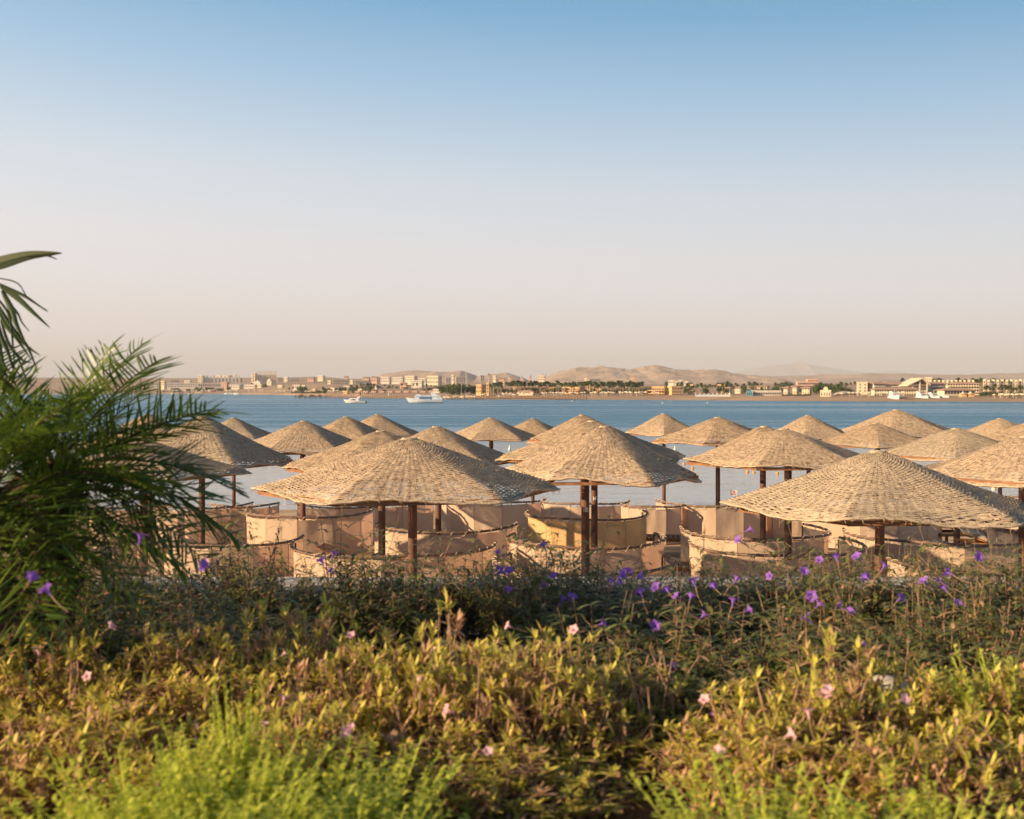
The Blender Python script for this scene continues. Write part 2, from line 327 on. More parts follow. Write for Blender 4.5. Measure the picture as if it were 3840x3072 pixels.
# ------------------------------------------------------------------ woven umbrellas
def roof_mesh(seed, m):
    rnd = random.Random(seed); b = MB(); nr, nw = 150, 88; N = nw * 2
    ph = [rnd.uniform(0, 6.28) for _ in range(6)]
    def hexr(th, t):
        dl = (th % (PI / 3)) - PI / 6; h = math.cos(PI / 6) / math.cos(dl); s = min(1, max(0, (t - 0.15) / 0.7)); return 1 + (h - 1) * s
    th0 = lambda k: 2 * PI * k / N
    def prof(th, t):
        q = (math.sqrt(t * t + 0.008) - 0.0894) / (math.sqrt(1.008) - 0.0894); z = 1 - q
        z += -0.06 * math.sin(PI * min(1, t))
        dl = (th % (PI / 3)) / (PI / 3); sag = math.sin(PI * dl) ** 2
        z -= 0.05 * sag * math.sin(PI * t * 0.9) * t
        z += 0.05 * t * (1.2 - t * 0.6) * fbm(math.cos(th) * 1.8 + seed, math.sin(th) * 1.8, t * 2.0, 3)
        if t > 0.93: z -= 0.12 * (t - 0.93) / 0.07 * (0.5 + 0.5 * math.sin(th * 5 + ph[0]))
        return z
    S = 0.40     # rise / radius baked in
    for i in range(nr):
        t0 = 0.05 + 0.955 * i / nr; wd = 0.955 / nr * rnd.uniform(0.80, 1.15)
        jig = rnd.uniform(-0.0014, 0.0014); phs = rnd.uniform(0, 6.28); base = len(b.v)
        for k in range(N):
            th = 2 * PI * k / N + 0.0; over = (1 if ((i // 2 + k // 2) % 2) else -1) if k % 2 == 0 else 0
            rr = t0 + 0.0035 * fbm(math.cos(th) * 6, math.sin(th) * 6, i * 1.7, 2) + 0.006 * fbm(math.cos(th) * 2.5 + seed, math.sin(th) * 2.5, t0 * 3, 3) + jig
            off = over * 0.0052 * rnd.uniform(0.4, 1.5) + 0.003 * fbm(math.cos(th) * 14, math.sin(th) * 14, i * 3.1 + seed, 2)
            ww = wd * (1.0 - 0.14 * (over < 0) + 0.16 * fbm(k * 0.37, i * 2.3, seed, 1))
            for c, dz in ((0, -0.0018), (0.5, 0.0020), (1, -0.0018)):
                tt = rr + ww * (c - 0.5); x = tt * hexr(th, tt)
                b.v.append((x * math.cos(th), x * math.sin(th), S * prof(th, tt) + off + dz))
        for k in range(N):
            k2 = (k + 1) % N
            if rnd.random() < (0.03 if fbm(math.cos(th0(k)) * 3 + seed, math.sin(th0(k)) * 3, t0 * 2, 2) > 0.35 else 0.006): continue
            for c in (0, 1):
                b.f.append((base + k * 3 + c, base + k * 3 + c + 1, base + k2 * 3 + c + 1, base + k2 * 3 + c)); b.m.append(0)
    # spokes of the weave, on the under side
    for j in range(nw):
        th = 2 * PI * (j + 0.0) / nw; pts = []
        for t in (0.06, 0.2, 0.4, 0.6, 0.8, 0.99):
            x = t * hexr(th, t); pts.append((x * math.cos(th), x * math.sin(th), S * prof(th, t) - 0.004))
        b.tube(pts, 0.0045, 3, cap=False)
    # rolled rim and apex
    for tr, rad in ((0.995, 0.012), (1.008, 0.009)):
        pts = [(tr * hexr(2 * PI * k / 120, 1) * math.cos(2 * PI * k / 120), tr * hexr(2 * PI * k / 120, 1) * math.sin(2 * PI * k / 120), S * prof(2 * PI * k / 120, 1) - 0.006 + 0.004 * math.sin(k * 1.9)) for k in range(121)]
        b.tube(pts, rad, 5, cap=False)
    for j in range(190):
        th = rnd.uniform(0, 2 * PI); t = 1 if j < 140 else rnd.uniform(0.2, 1); x = t * hexr(th, t); p = Vector((x * math.cos(th), x * math.sin(th), S * prof(th, t))); L = rnd.uniform(0.02, 0.07)
        q = p + Vector((math.cos(th + rnd.uniform(-1, 1)), math.sin(th + rnd.uniform(-1, 1)), rnd.uniform(-1.2, 0.1) if t == 1 else 0.5)) * L * 0.5
        b.tube([p, q, q + Vector((rnd.uniform(-.02, .02), rnd.uniform(-.02, .02), -0.4 * L))], [0.002, 0.0016, 0.0008], 3, cap=False)
    return b.mesh("roof", m, True)
ROOFS = [roof_mesh(1, M['wicker']), roof_mesh(2, M['wicker_tan']), roof_mesh(3, M['wicker_grey']), roof_mesh(4, M['wicker']), roof_mesh(6, M['wicker_tan'])]
def ring_mesh():
    b = MB()
    for r, z in ((0.055, 0.385), (0.045, 0.398)): b.tube([(r * math.cos(k * PI / 8), r * math.sin(k * PI / 8), z + 0.004 * math.sin(k * 2.2)) for k in range(17)], 0.010, 5)
    b.lathe([(0.05, 0.388), (0.03, 0.400), (0.001, 0.402)], 10)
    return b.mesh("cap_ring", M['wicker_grey'], True)
RING = ring_mesh()
def rim_beam():
    b = MB(); c = math.cos(PI / 6)
    b.beam((0.965, 0, -0.030), (0.965 * 0.5, 0.965 * math.sin(PI / 3), -0.030), 0.026, 0.030); return b.mesh("rim_beam", M['timber'])
RB = rim_beam()
def rafter():
    b = MB(); b.beam((0.03, 0, 0.33), (0.95, 0, -0.028), 0.026, 0.03); return b.mesh("rafter", M['timber'])
RA = rafter()
def umbrella(px, d, Rpx, ye, ya, rot, var, label, pw=None, pole_px=None, num=None, ny=None, tilt=0.0):
    c = at(px, ye, d); R = Rpx * d / F; ze = c.z; za = CH - (ya - HY) / F * d; g = gz(c.x, c.y)
    t = thing("beach_umbrella", label, "beach umbrella", (c.x, c.y, g), 0, "woven beach umbrellas")
    rise = (za - ze)
    sz = rise / 0.40
    r = link("roof", ROOFS[var], t, (0, 0, ze - g)); r.scale = (R, R, sz); r.rotation_euler = (0, tilt, rot)
    k = link("cap_ring", RING, t, (0, 0, ze - g)); k.scale = (R, R, sz); k.rotation_euler = (0, tilt, rot)
    for i in range(6):
        o = link("rim_beam", RB, t, (0, 0, ze - g)); q_ = .92 if 'ragged' in label else 1; o.scale = (R * q_, R * q_, R); o.rotation_euler = (0, tilt, rot + i * PI / 3)
        o = link("rafter", RA, t, (0, 0, ze - g)); o.scale = (R, R, sz); o.rotation_euler = (0, 0, rot + i * PI / 3)
    pr = 0.060; b = MB(); px_off = ((pole_px or px) - px) / F * d
    zt_ = za - g - 0.10
    b.lathe([(0.001, -0.1), (pr, -0.1), (pr * 1.0, 0.6), (pr * 0.985, 1.4), (pr, zt_ - 0.3), (pr * 0.9, zt_), (0.001, zt_)], 20)
    po = b.build("pole", M['pole'], t, True, (px_off, 0, 0))
    if num:
        cu = bpy.data.curves.new("number", 'FONT'); cu.body = num; cu.size = 0.092; cu.align_x = 'CENTER'; cu.resolution_u = 3; cu.offset = 0.0025
        tmp = bpy.data.objects.new("number", cu); me = bpy.data.meshes.new_from_object(tmp); bpy.data.objects.remove(tmp)
        zc = CH - (ny - HY) / F * (d - pr) - g - 0.035
        import bmesh
        bm = bmesh.new(); bm.from_mesh(me); bmesh.ops.triangulate(bm, faces=bm.faces[:]); bmesh.ops.subdivide_edges(bm, edges=[e for e in bm.edges if e.calc_length() > 0.015], cuts=2); bm.to_mesh(me); bm.free()
        for v in me.vertices:
            a = v.co.x / pr * 0.60 + 0.08; v.co = Vector(((pr + 0.0025) * math.sin(a), -(pr + 0.0025) * math.cos(a), v.co.y + zc))
        me.materials.clear(); me.materials.append(M['numbers'])
        link("number", me, po)
    return t
U = [ # px, d, Rpx, eave y, apex y, rot, variant, label
 (1535, 14.0, 570, 1820, 1645, R_(9), 0, "large woven umbrella in the front row, its thick pole left of the picture's centre", 1547),
 (3290, 14.0, 585, 1886, 1693, R_(1), 2, "large low woven umbrella in the front row at right, with a ragged sagging rim", 3299),
 (2262, 16.0, 362, 1768, 1600, R_(-6), 0, "woven umbrella in the middle of the picture with 185 painted on its pole", 2195),
 (2222, 19.8, 370, 1708, 1580, R_(14), 1, "broad woven umbrella right behind the one numbered 185, 147 painted on its pole", 2229),
 (1428, 18.0, 362, 1744, 1617, R_(4), 1, "woven umbrella behind the big front left one, 169 painted on its pole", 1432),
 (2184, 27.0, 222, 1645, 1557, R_(20), 1, "woven umbrella whose tip rises above the one numbered 147", None),
 (1637, 21.0, 312, 1722, 1601, R_(8), 0, "woven umbrella whose shaded right slope shows between the 169 and 147 umbrellas", 1644),
 (1139, 23.5, 262, 1679, 1580, R_(10), 0, "woven umbrella clear against the sea left of the one numbered 169", 1136),
 (1299, 29.0, 200, 1643, 1564, R_(3), 1, "woven umbrella in the back rows, the left one of an overlapping pair", 1301),
 (1415, 33.0, 175, 1627, 1555, R_(25), 0, "woven umbrella in the back row, the right and farther one of an overlapping pair", 1411),
 (758, 20.5, 350, 1722, 1563, R_(5), 2, "wide shaded woven umbrella just right of the small palm", 757),
 (877, 35.0, 158, 1634, 1567, R_(12), 2, "far woven umbrella with its tip above the slope of the wide one by the palm", 877),
 (545, 16.8, 392, 1762, 1655, R_(2), 2, "woven umbrella half hidden behind the small palm, lowest at left", 540),
 (557, 24.5, 270, 1672, 1556, R_(15), 0, "leftmost woven umbrella, its tip seen through the palm fronds", 560),
 (1840, 31.0, 187, 1640, 1568, R_(8), 0, "woven umbrella in the back row, halfway between the 169 and 147 umbrellas", 1842),
 (1999, 36.5, 160, 1634, 1571, R_(2), 1, "small far woven umbrella of which only the tip shows", 1998),
 (2488, 36.0, 160, 1621, 1552, R_(22), 0, "far thin-poled woven umbrella right of the one numbered 147", 2490),
 (2693, 28.5, 258, 1648, 1566, R_(8), 1, "woven umbrella with a dark worn patch on its front slope", 2692),
 (2866, 21.8, 290, 1715, 1600, R_(12), 1, "woven umbrella overlapped from the right by one with a straight timber rim", 2861),
 (2938, 17.6, 372, 1722, 1610, R_(2), 0, "woven umbrella with a long straight timber rim, right of the centre", 2955),
 (3030, 31.0, 190, 1637, 1559, R_(9), 0, "woven umbrella in the back rows above the one with the long timber rim", 3032),
 (3362, 31.0, 250, 1622, 1538, R_(3), 0, "tallest-standing woven umbrella of the back row, at right", 3052),
 (3284, 25.0, 235, 1660, 1588, R_(14), 1, "woven umbrella just above the tip of the large low front one", 3290),
 (3586, 20.5, 318, 1700, 1608, R_(7), 2, "woven umbrella behind the right slope of the large low front one", 3588),
 (3750, 33.0, 180, 1633, 1570, R_(11), 0, "small far woven umbrella near the right edge", 3750),
 (3880, 26.0, 245, 1655, 1578, R_(3), 1, "woven umbrella cut by the right edge, in the back rows", 3885),
 (3850, 15.6, 450, 1775, 1638, R_(5), 0, "golden lit woven umbrella cut by the right edge, in the front rows", 3836),
]
NUM = {2: ("185", 1911), 3: ("147", 1869), 4: ("169", 1883)}
for i, (px, d, Rpx, ye, ya, rot, var, lab, pp) in enumerate(U):
    n_ = NUM.get(i, (None, None))
    if i == 21: pp = 3362
    if i > 4 and var < 2 and i % 2: var += 3
    umbrella(px, d, Rpx, ye, ya, rot, var, lab, pole_px=pp, num=n_[0], ny=n_[1], tilt=(0.035 if i == 2 else 0.012 * math.sin(i * 2.1)))

# ------------------------------------------------------------------ canvas windbreaks
HR = 0.90
def windbreak(xL, xR, yN, label, fL=95, fR=95, m='canvas', K=6, br=1.0, seed=0):
    rnd = random.Random(seed + int(xL)); dn = 20.0
    for _ in range(12):
        X = ((xL + xR) / 2 - CX) / F * dn; g = gz(X, dn); dn = (CH - HR - g) * F / (yN - HY)
    a = (xR - xL) / 2 / F * (dn + 1.2); bdep = a * br; cx = ((xL + xR) / 2 - CX) / F * (dn + 0.8)
    g = gz(cx, dn + 1)
    t = thing("windbreak", label, "windbreak", (cx, dn, g), 0, "canvas windbreaks")
    A = lambda f: (a * math.sin(f), bdep * (1 - math.cos(f)))
    f0, f1 = R_(-fL), R_(fR); N = 48
    top = lambda f: HR + 0.015 * math.sin(f * 3 + seed)
    rail = [(*A(lerp(f0, f1, i / N)), top(lerp(f0, f1, i / N))) for i in range(N + 1)]
    b = MB(); b.tube(rail, 0.023, 8); b.build("top_rail", M['rail'], t, True)
    for k in range(K + 1):
        f = lerp(f0, f1, k / K); x, y = A(f)
        sx_, sy_ = x * 0.985, bdep + (y - bdep) * 0.985
        b = MB(); b.tube([(sx_, sy_, -0.15), (sx_, sy_, HR - 0.02)], 0.016, 6); b.build("post", M['rail'], t, True)
    for k in range(K):
        p0 = A(lerp(f0, f1, k / K)); p1 = A(lerp(f0, f1, (k + 1) / K)); b = MB(); nu, nv = 10, 7
        zb = 0.06 + rnd.uniform(-0.03, 0.04); zt0 = HR - 0.045 + rnd.uniform(-0.012, 0.008); nxv = Vector((p1[1] - p0[1], p0[0] - p1[0], 0)).normalized()
        for i in range(nv + 1):
            for j in range(nu + 1):
                u = j / nu; v = i / nv; x = lerp(p0[0], p1[0], u); y = lerp(p0[1], p1[1], u)
                z = lerp(zb, zt0 - 0.010 * math.sin(PI * u), v)
                wv = 0.020 * fbm(u * 2 + k * 5 + seed, v * 1.0, 0.3, 3) * (0.3 + math.sin(PI * u)) + 0.008 * math.sin(u * 9 + k + seed) * math.sin(PI * u)
                b.v.append((x + nxv.x * (wv + 0.004), y + nxv.y * (wv + 0.004), z))
        for i in range(nv):
            for j in range(nu):
                q = i * (nu + 1) + j; b.f.append((q, q + 1, q + nu + 2, q + nu + 1)); b.m.append(0)
        b.build("canvas_panel", M[m], t, True)
    L = (f1 - f0) * a; turns = max(8, int(L / 0.25)); pts = []
    for i in range(turns * 8 + 1):
        f = lerp(f0, f1, i / (turns * 8)); x, y = A(f); an = 2 * PI * i / 8
        ox, oy = math.sin(f), -math.cos(f); q = 0.029 * math.cos(an); z = 0.029 * math.sin(an)
        if z < -0.02: z = -0.055
        pts.append((x + ox * q, y + oy * q, top(f) + z))
    b = MB(); b.tube(pts, 0.0045, 4); b.build("rope", M['rope'], t)
    return t
WB = [
 (1067, 1846, 2092, "windbreak in front with the big front left umbrella's pole before it", 92, 92, 'canvas', 1),
 (590, 1111, 2047, "windbreak behind the tip of the hedge right of the palm, right end tilting up", 100, 95, 'canvas', 2),
 (904, 1380, 1938, "windbreak with a sunlit left panel and shaded middle, right of the palm", 92, 92, 'canvas', 3),
 (1396, 1934, 1993, "windbreak crossed by the 169 pole and the big front left pole", 108, 92, 'canvas', 4),
 (1102, 1512, 1901, "far low windbreak left of the 169 pole", 100, 92, 'canvas', 5),
 (1248, 1617, 1893, "far windbreak peeping out just left of the third pole from the centre", 100, 92, 'canvas', 6),
 (1654, 2043, 1885, "tall looking windbreak with bright left panels beside the pole of the shaded umbrella", 80, 100, 'canvas', 7),
 (2030, 2361, 1889, "far windbreak behind the poles numbered 185 and 147", 80, 92, 'canvas', 8),
 (1976, 2433, 1947, "yellow windbreak behind the poles numbered 185 and 147", 108, 105, 'canvas_yellow', 9),
 (1909, 2500, 2054, "windbreak under the yellow one, in front of the 147 pole and behind the 185 pole", 115, 112, 'canvas', 10),
 (1858, 2542, 2158, "nearest windbreak in the middle, mostly hidden by purple flowers", 125, 112, 'canvas', 11),
 (2475, 2892, 1895, "windbreak with sunlit left panels under the tip of the large low umbrella", 92, 80, 'canvas', 12),
 (2579, 3129, 2019, "windbreak with an upturned right corner before the pole of the timber-rimmed umbrella", 100, 125, 'canvas', 13),
 (2621, 3268, 2088, "front windbreak right of the centre, right end curling back at the front right pole", 100, 118, 'canvas', 14),
 (3032, 3562, 1922, "windbreak under the large low umbrella, left corner standing on open sand", 80, 90, 'canvas', 15),
 (3239, 3925, 2041, "windbreak behind the pole of the large low umbrella with a bow tied in its rope", 112, 100, 'canvas', 16),
 (3411, 4180, 2163, "nearest windbreak at the right edge, mostly hidden by the hedge", 95, 95, 'canvas', 17),
 (3775, 4300, 2012, "windbreak end curling in at the right edge", 120, 95, 'canvas', 18),
 (2860, 3050, 1888, "small far windbreak between the windbreaks under the large low umbrella", 92, 92, 'canvas', 19),
 (3690, 4050, 1862, "far windbreak at the right edge beyond the loungers", 85, 92, 'canvas', 20),
 (2330, 2560, 1899, "low far windbreak right of the yellow one", 92, 92, 'canvas', 21),
 (565, 930, 1903, "windbreak behind the right half of the palm", 92, 92, 'canvas', 22),
 (800, 1044, 1897, "small far windbreak whose right end meets the water, right of the palm", 80, 92, 'canvas', 23),
 (330, 620, 1900, "windbreak hidden behind the middle of the palm", 92, 92, 'canvas', 24),
 (250, 560, 2040, "windbreak hidden behind the lower fronds of the palm", 92, 92, 'canvas', 25),
]
for (xL, xR, yN, lab, fL, fR, m_, sd) in WB: windbreak(xL, xR, yN, lab, fL, fR, m_, seed=sd, K=(5 if xR - xL < 300 else 6))
# ------------------------------------------------------------------ sun loungers
def lounger_proto():
    t = thing("sun_lounger", "", "sun lounger", group="wooden sun loungers")
    b = MB()
    for s in (-1, 1): b.beam((s * 0.31, -0.95, 0.30), (s * 0.31, 0.95, 0.30), 0.04, 0.07)
    for y in (-0.95, 0.95): b.beam((-0.31, y, 0.30), (0.31, y, 0.30), 0.04, 0.07)
    for i in range(12): b.beam((-0.30, -0.86 + i * 0.1, 0.335), (0.30, -0.86 + i * 0.1, 0.335), 0.07, 0.015)
    b.build("frame", M['bedwood'], t)
    for x in (-0.29, 0.29):
        for y in (-0.8, 0.8):
            b = MB(); b.beam((x, y, 0), (x, y, 0.28), 0.05, 0.05); b.build("leg", M['bedwood'], t)
    b = MB(); b.beam((0, 0.33, 0.35), (0, 0.93, 0.52), 0.60, 0.025); b.build("backrest", M['bedwood'], t)
    def pad(y0, y1, z0, z1):
        secs = []
        for i in range(9):
            u = i / 8; y = lerp(y0, y1, u); z = lerp(z0, z1, u); e = 0.028 * math.sin(PI * min(1, max(0, u * 1.0))) ** 0.3 + 0.02
            secs.append([(-0.29, y, z), (-0.30, y, z + e), (-0.27, y, z + e * 2), (0.27, y, z + e * 2), (0.30, y, z + e), (0.29, y, z)])
        return secs
    b = MB(); b.loft(pad(-0.92, 0.32, 0.35, 0.35)); b.loft(pad(0.33, 0.95, 0.37, 0.55)); b.build("mattress", M['cushion'], t, False)
    return t
lp = lounger_proto()
LG = [ # px, py of the far/near middle, d, rot, mattress?, label
 (2470, 23.5, 80, 0, "bare wooden lounger standing in the sun right of the yellow windbreak, farther one"),
 (2498, 19.2, 80, 0, "bare wooden lounger right of the yellow windbreak, nearer one"),
 (1575, 18.0, 74, 1, "cushioned lounger inside the windbreak crossed by the 169 pole"),
 (1335, 18.2, 82, 1, "cushioned lounger left of the 169 pole behind the front windbreak"),
 (1385, 20.2, 85, 0, "bare dark lounger end left of the windbreak crossed by the 169 pole"),
 (1600, 22.6, 80, 1, "cushioned lounger beyond the big front left pole"),
 (3700, 20.2, 80, 1, "cushioned lounger lying low before the open sand at right"),
 (3770, 22.4, 70, 1, "lounger with raised end by the right edge of the picture"),
 (3655, 24.5, 95, 0, "bare wooden lounger farthest back on the open sand at right"),
 (3550, 20.0, 78, 1, "cushioned lounger whose end shows left of the open sand at right"),
 (2975, 27.0, 85, 0, "bare lounger seen between the poles under the large low umbrella"),
 (840, 20.4, 85, 1, "cushioned lounger behind the palm's right fronds"),
]
for i, (px, d, rz, cush, lab) in enumerate(LG):
    o = lp if i == 0 else copy_tree(lp)
    x = (px - CX) / F * d; o.location = (x, d, gz(x, d) + 0.05); o.rotation_euler = (0, 0, R_(rz)); o["label"] = lab
for o in [q for q in sc.objects if q.name.startswith("sun_lounger")]:
    if "bare" in o["label"]:
        for ch in list(o.children):
            if ch.name.startswith("mattress"): bpy.data.objects.remove(ch)
# small things on the beach and in the shallows
t = thing("slatted_bin", "small white slatted bin on the sand beside a pole at right", "bin", (*(at(3569, 1989, 22).xy), gz(9, 22)))
b = MB(); b.box(-.07, .07, -.07, .07, 0.03, .26); b.build("bin_body", M['cream'], t)
for i in range(5):
    b = MB(); b.box(-.08, .08, -.08, .08, 0.02 + i * .055, 0.05 + i * .055); b.build("slat", M['white'], t)
p = at(2751, 1848, 37); t = thing("warning_sign", "small white sign with red writing on a thin post in the shallow water", "sign", (p.x, p.y, SEA - 0.2))
b = MB(); b.tube([(0, 0, 0), (0, 0, p.z - SEA)], 0.014, 6); b.build("sign_post", M['white'], t)
b = MB(); b.box(-0.105, 0.105, -0.03, -0.015, p.z - SEA + 0.11, p.z - SEA + 0.29); pl = b.build("sign_board", M['white'], t)
b = MB(); z0 = p.z - SEA + 0.2
b.tube([(0.035 * math.cos(a * PI / 8), -0.035, z0 + 0.035 + 0.035 * math.sin(a * PI / 8)) for a in range(17)], 0.006, 4); b.beam((-0.025, -0.035, z0 + 0.06), (0.025, -0.035, z0 + 0.01), 0.008, 0.008)
b.build("symbol", M['red'], pl)
for k, zz in enumerate((-0.03, -0.06)):
    b = MB()
    for j in range(5): b.box(-0.08 + j * 0.033, -0.08 + j * 0.033 + 0.024, -0.034, -0.031, z0 + zz - 0.009, z0 + zz + 0.009)
    b.build("red_line", M['red'], pl)
bm_ = MB(); bm_.lathe([(0.001, -0.1), (0.07, -0.075), (0.1, 0), (0.075, 0.07), (0.025, 0.095), (0.02, 0.13), (0.001, 0.13)], 12); buoy = bm_.mesh("buoy", M['cream'], True)
bo_ = MB(); bo_.lathe([(0.001, -0.1), (0.07, -0.075), (0.1, 0), (0.075, 0.07), (0.025, 0.095), (0.02, 0.13), (0.001, 0.13)], 12); buoy_o = bo_.mesh("buoy", M['orange'], True)
BU = [(1072, 1869, 1, 'c'), (1120, 1873, 1, 'c'), (1275, 1875, 1, 'c'), (2803, 1771, .9, 'o'), (2827, 1773, .9, 'o'), (2915, 1777, .9, 'o'), (2565, 1741, .9, 'o'), (2597, 1757, .9, 'o'), (3727, 1834, 1, 'c'),
      (2147, 1506, 9, 'c'), (2485, 1513, 9, 'c'), (2653, 1512, 9, 'c'), (3703, 1504, 8, 'c')]
for i, (px, py, s, k) in enumerate(BU):
    d = (CH - SEA) * F / (py - HY); o = link("buoy", buoy if k == 'c' else buoy_o, None, ((px - CX) / F * d, d, SEA)); s_ = s if s < 2 else 3.2; o.scale = (s_,) * 3
    tag(o, ("pale round buoy floating in the calm shallows" if s < 2 and k == 'c' else "small orange buoy on the calm water between the poles" if k == 'o' else "white mooring buoy far out on the blue water"), "buoy", "buoys in the bay")
rn = random.Random(8)
for i, (px, py, s) in enumerate(((1095, 1862, .28), (1108, 1868, .2), (1090, 1867, .22), (1165, 1866, .2), (1065, 1932, .16))):
    d = (CH - SEA) * F / (py - HY); b = MB()
    prof = [[(s * (0.3 + math.sin(PI * k / 6)) * math.cos(a * PI / 4) * rn.uniform(.7, 1.2), s * (0.3 + math.sin(PI * k / 6)) * math.sin(a * PI / 4) * rn.uniform(.7, 1.2), s * 0.6 * (k / 6 - .3)) for a in range(8)] for k in range(7)]
    b.loft(prof); o = b.build("rock", M['seaweed'], None, True, ((px - CX) / F * d, d, SEA)); tag(o, "dark rock breaking the calm shallows left of the 169 pole", "rock", "rocks in the shallows")
for (px, py) in ((2531, 1691), (1911, 1688)):
    d = (CH - SEA) * F / (py - HY); b = MB(); b.tube([(0, 0, -.3), (0, 0, .34)], .035, 8); b.lathe([(.1, .02), (.11, .1), (.05, .16), (.035, .34)], 10); o = b.build("marker_post", M['white'], None, True, ((px - CX) / F * d, d, SEA))
    tag(o, "slim white marker post in the water " + ("right of the 147 umbrella" if px > 2000 else "left of the 147 umbrella"), "marker post")
# ------------------------------------------------------------------ the town across the bay
rt = random.Random(5)
winb = MB(); winb.box(-0.5, 0.5, -0.04, 0.02, 0, 1); WIN = winb.mesh("window", M['glass'])
balb = MB(); balb.box(-0.5, 0.5, -1.0, 0.02, 0, 1); BAL = {k: balb.mesh("balcony", M[k]) for k in ('cream', 'pale', 'gold', 'rose', 'grey')}
def building(label, x0, x1, yt, yb, d, m='cream', rot=20, depth=None, wins=None, roof=None, wing=None, dome=None, name="building", cat="building", group=None, bal=0, wfrac=0.5, top=None, arch=0):
    w = (x1 - x0) / F * d; r = R_(rot); D = depth if depth else min(w * 0.6, 12); s, c = abs(math.sin(r)), math.cos(r)
    D = min(D, w * 0.6 / max(s, 0.2)); W = max((w - D * s) / c, w * 0.3)
    cx = ((x0 + x1) / 2 - CX) / F * d; zt = CH - (yt - HY) / F * d; zb = CH - (yb - HY) / F * d; zg = min(zb, tz((x0 + x1) / 2, d + 2)) - 1.5
    t = thing(name, label, cat, (cx, d + D / 2, zg), -r, group); H = zt - zg; hb = zb - zg
    b = MB(); b.box(-W / 2, W / 2, -D / 2, D / 2, 0, H)
    if not roof and not top:      # parapet
        for q in ((-W/2 - .12, W/2 + .12, -D/2 - .12, -D/2 + .2), (-W/2 - .12, W/2 + .12, D/2 - .2, D/2 + .12), (-W/2 - .12, -W/2 + .2, -D/2 + .2, D/2 - .2), (W/2 - .2, W/2 + .12, -D/2 + .2, D/2 - .2)):
            b.box(*q, H + 0.003, H + 0.55)
    b.build("wall", M[m], t)
    if roof:
        b = MB(); e = 0.7; rh = roof
        p = [(-W/2 - e, -D/2 - e, H), (W/2 + e, -D/2 - e, H), (W/2 + e, D/2 + e, H), (-W/2 - e, D/2 + e, H)]; k = min(W, D) * 0.35
        q = [(-W/2 + k, 0, H + rh), (W/2 - k, 0, H + rh)]
        b.face([p[0], p[1], q[1], q[0]]); b.face([p[1], p[2], q[1]]); b.face([p[2], p[3], q[0], q[1]]); b.face([p[3], p[0], q[0]])
        b.box(-W/2 - e, W/2 + e, -D/2 - e, D/2 + e, H - 0.25, H - 0.01); b.build("roof", M['tile'], t)
    if dome:
        b = MB(); R = dome; b.lathe([(R * math.cos(a * PI / 16), R * math.sin(a * PI / 16)) for a in range(9)], 16, (0, 0, H)); b.build("dome", M[m], t, True)
    if wins:
        nc, nr_ = wins; hh = (H - hb)
        cw = W / nc; rh = hh / nr_
        for i in range(nc):
            for j in range(nr_):
                o = link("window", WIN, t, (-W/2 + cw * (i + .5), -D/2, hb + rh * (j + .22))); o.scale = (cw * wfrac, 1, rh * 0.55)
        if D > 5 and rot > 8:
            for j in range(nr_):
                for i in range(max(1, int(D / 5))):
                    n_ = max(1, int(D / 5)); o = link("window", WIN, t, (W/2, -D/2 + D * (i + .5) / n_, hb + rh * (j + .25))); o.scale = (1.4, 1, rh * 0.45); o.rotation_euler = (0, 0, PI / 2)
        if bal:
            for j in range(nr_):
                o = link("balcony", BAL[m if m in BAL else 'pale'], t, (0, -D/2, hb + rh * j)); o.scale = (W, 1.2, rh * 0.26)
    return t
# large hotels on the left hillside
t = building("long cream hotel with a row of projecting bays on the left hillside", 742, 905, 1419, 1440, 1650, 'pale', -14, 22, (14, 4), wfrac=0.35)
W_ = 145 / F * 1650
for i in range(11):
    b = MB(); b.box(-1.6, 1.6, -13.2, -10.9, 7, 18.5 + 1.5 * (i % 2)); b.build("bay", M['pale'], t, loc=(-W_ / 2 + 3 + i * W_ / 11.2, 0, 0))
building("bright end block of the long hotel on the left hillside", 742, 763, 1410, 1437, 1640, 'cream', 10, 9, (2, 4), name="hotel_block")
building("pale upper tier showing over the long hotel", 808, 866, 1409, 1422, 1720, 'pale', 10, 10, name="hotel_tier", dome=None)
building("small round-topped tower over the long hotel", 876, 885, 1405, 1425, 1715, 'cream', 5, 4, name="hotel_tower", dome=1.6)
building("long dark podium with arches under the left hillside hotels", 743, 940, 1438, 1452, 1600, 'grey', 0, 14, (24, 1), name="podium", wfrac=.6)
t = building("striped cream hotel, the second on the left hillside", 952, 1034, 1408, 1436, 1620, 'pale', -12, 20, (12, 5), wfrac=.3)
for i in range(9):
    b = MB(); b.box(-0.9, 0.9, -11.4, -9.9, 6, 22); b.build("pilaster", M['cream'], t, loc=(-13 + i * 3.4, 0, 0))
building("bright end block of the striped hotel", 943, 960, 1402, 1434, 1610, 'cream', 10, 8, (1, 5), name="hotel_block")
building("pale domed hall before the striped hotel", 1000, 1021, 1430, 1442, 1560, 'cream', 8, 8, name="domed_hall", dome=3.6)
building("low pale domed house left of the domed hall", 952, 978, 1432, 1442, 1560, 'pale', 8, 8, name="domed_house", dome=2.2)
building("long low terrace with dark arches left of the long hotel", 560, 745, 1438, 1452, 1600, 'pale', -8, 12, (22, 2), name="terrace_building", wfrac=.6)
building("pinkish house stepping up before the long hotel", 827, 856, 1434, 1454, 1520, 'rose', 14, 8, (3, 3), name="house")
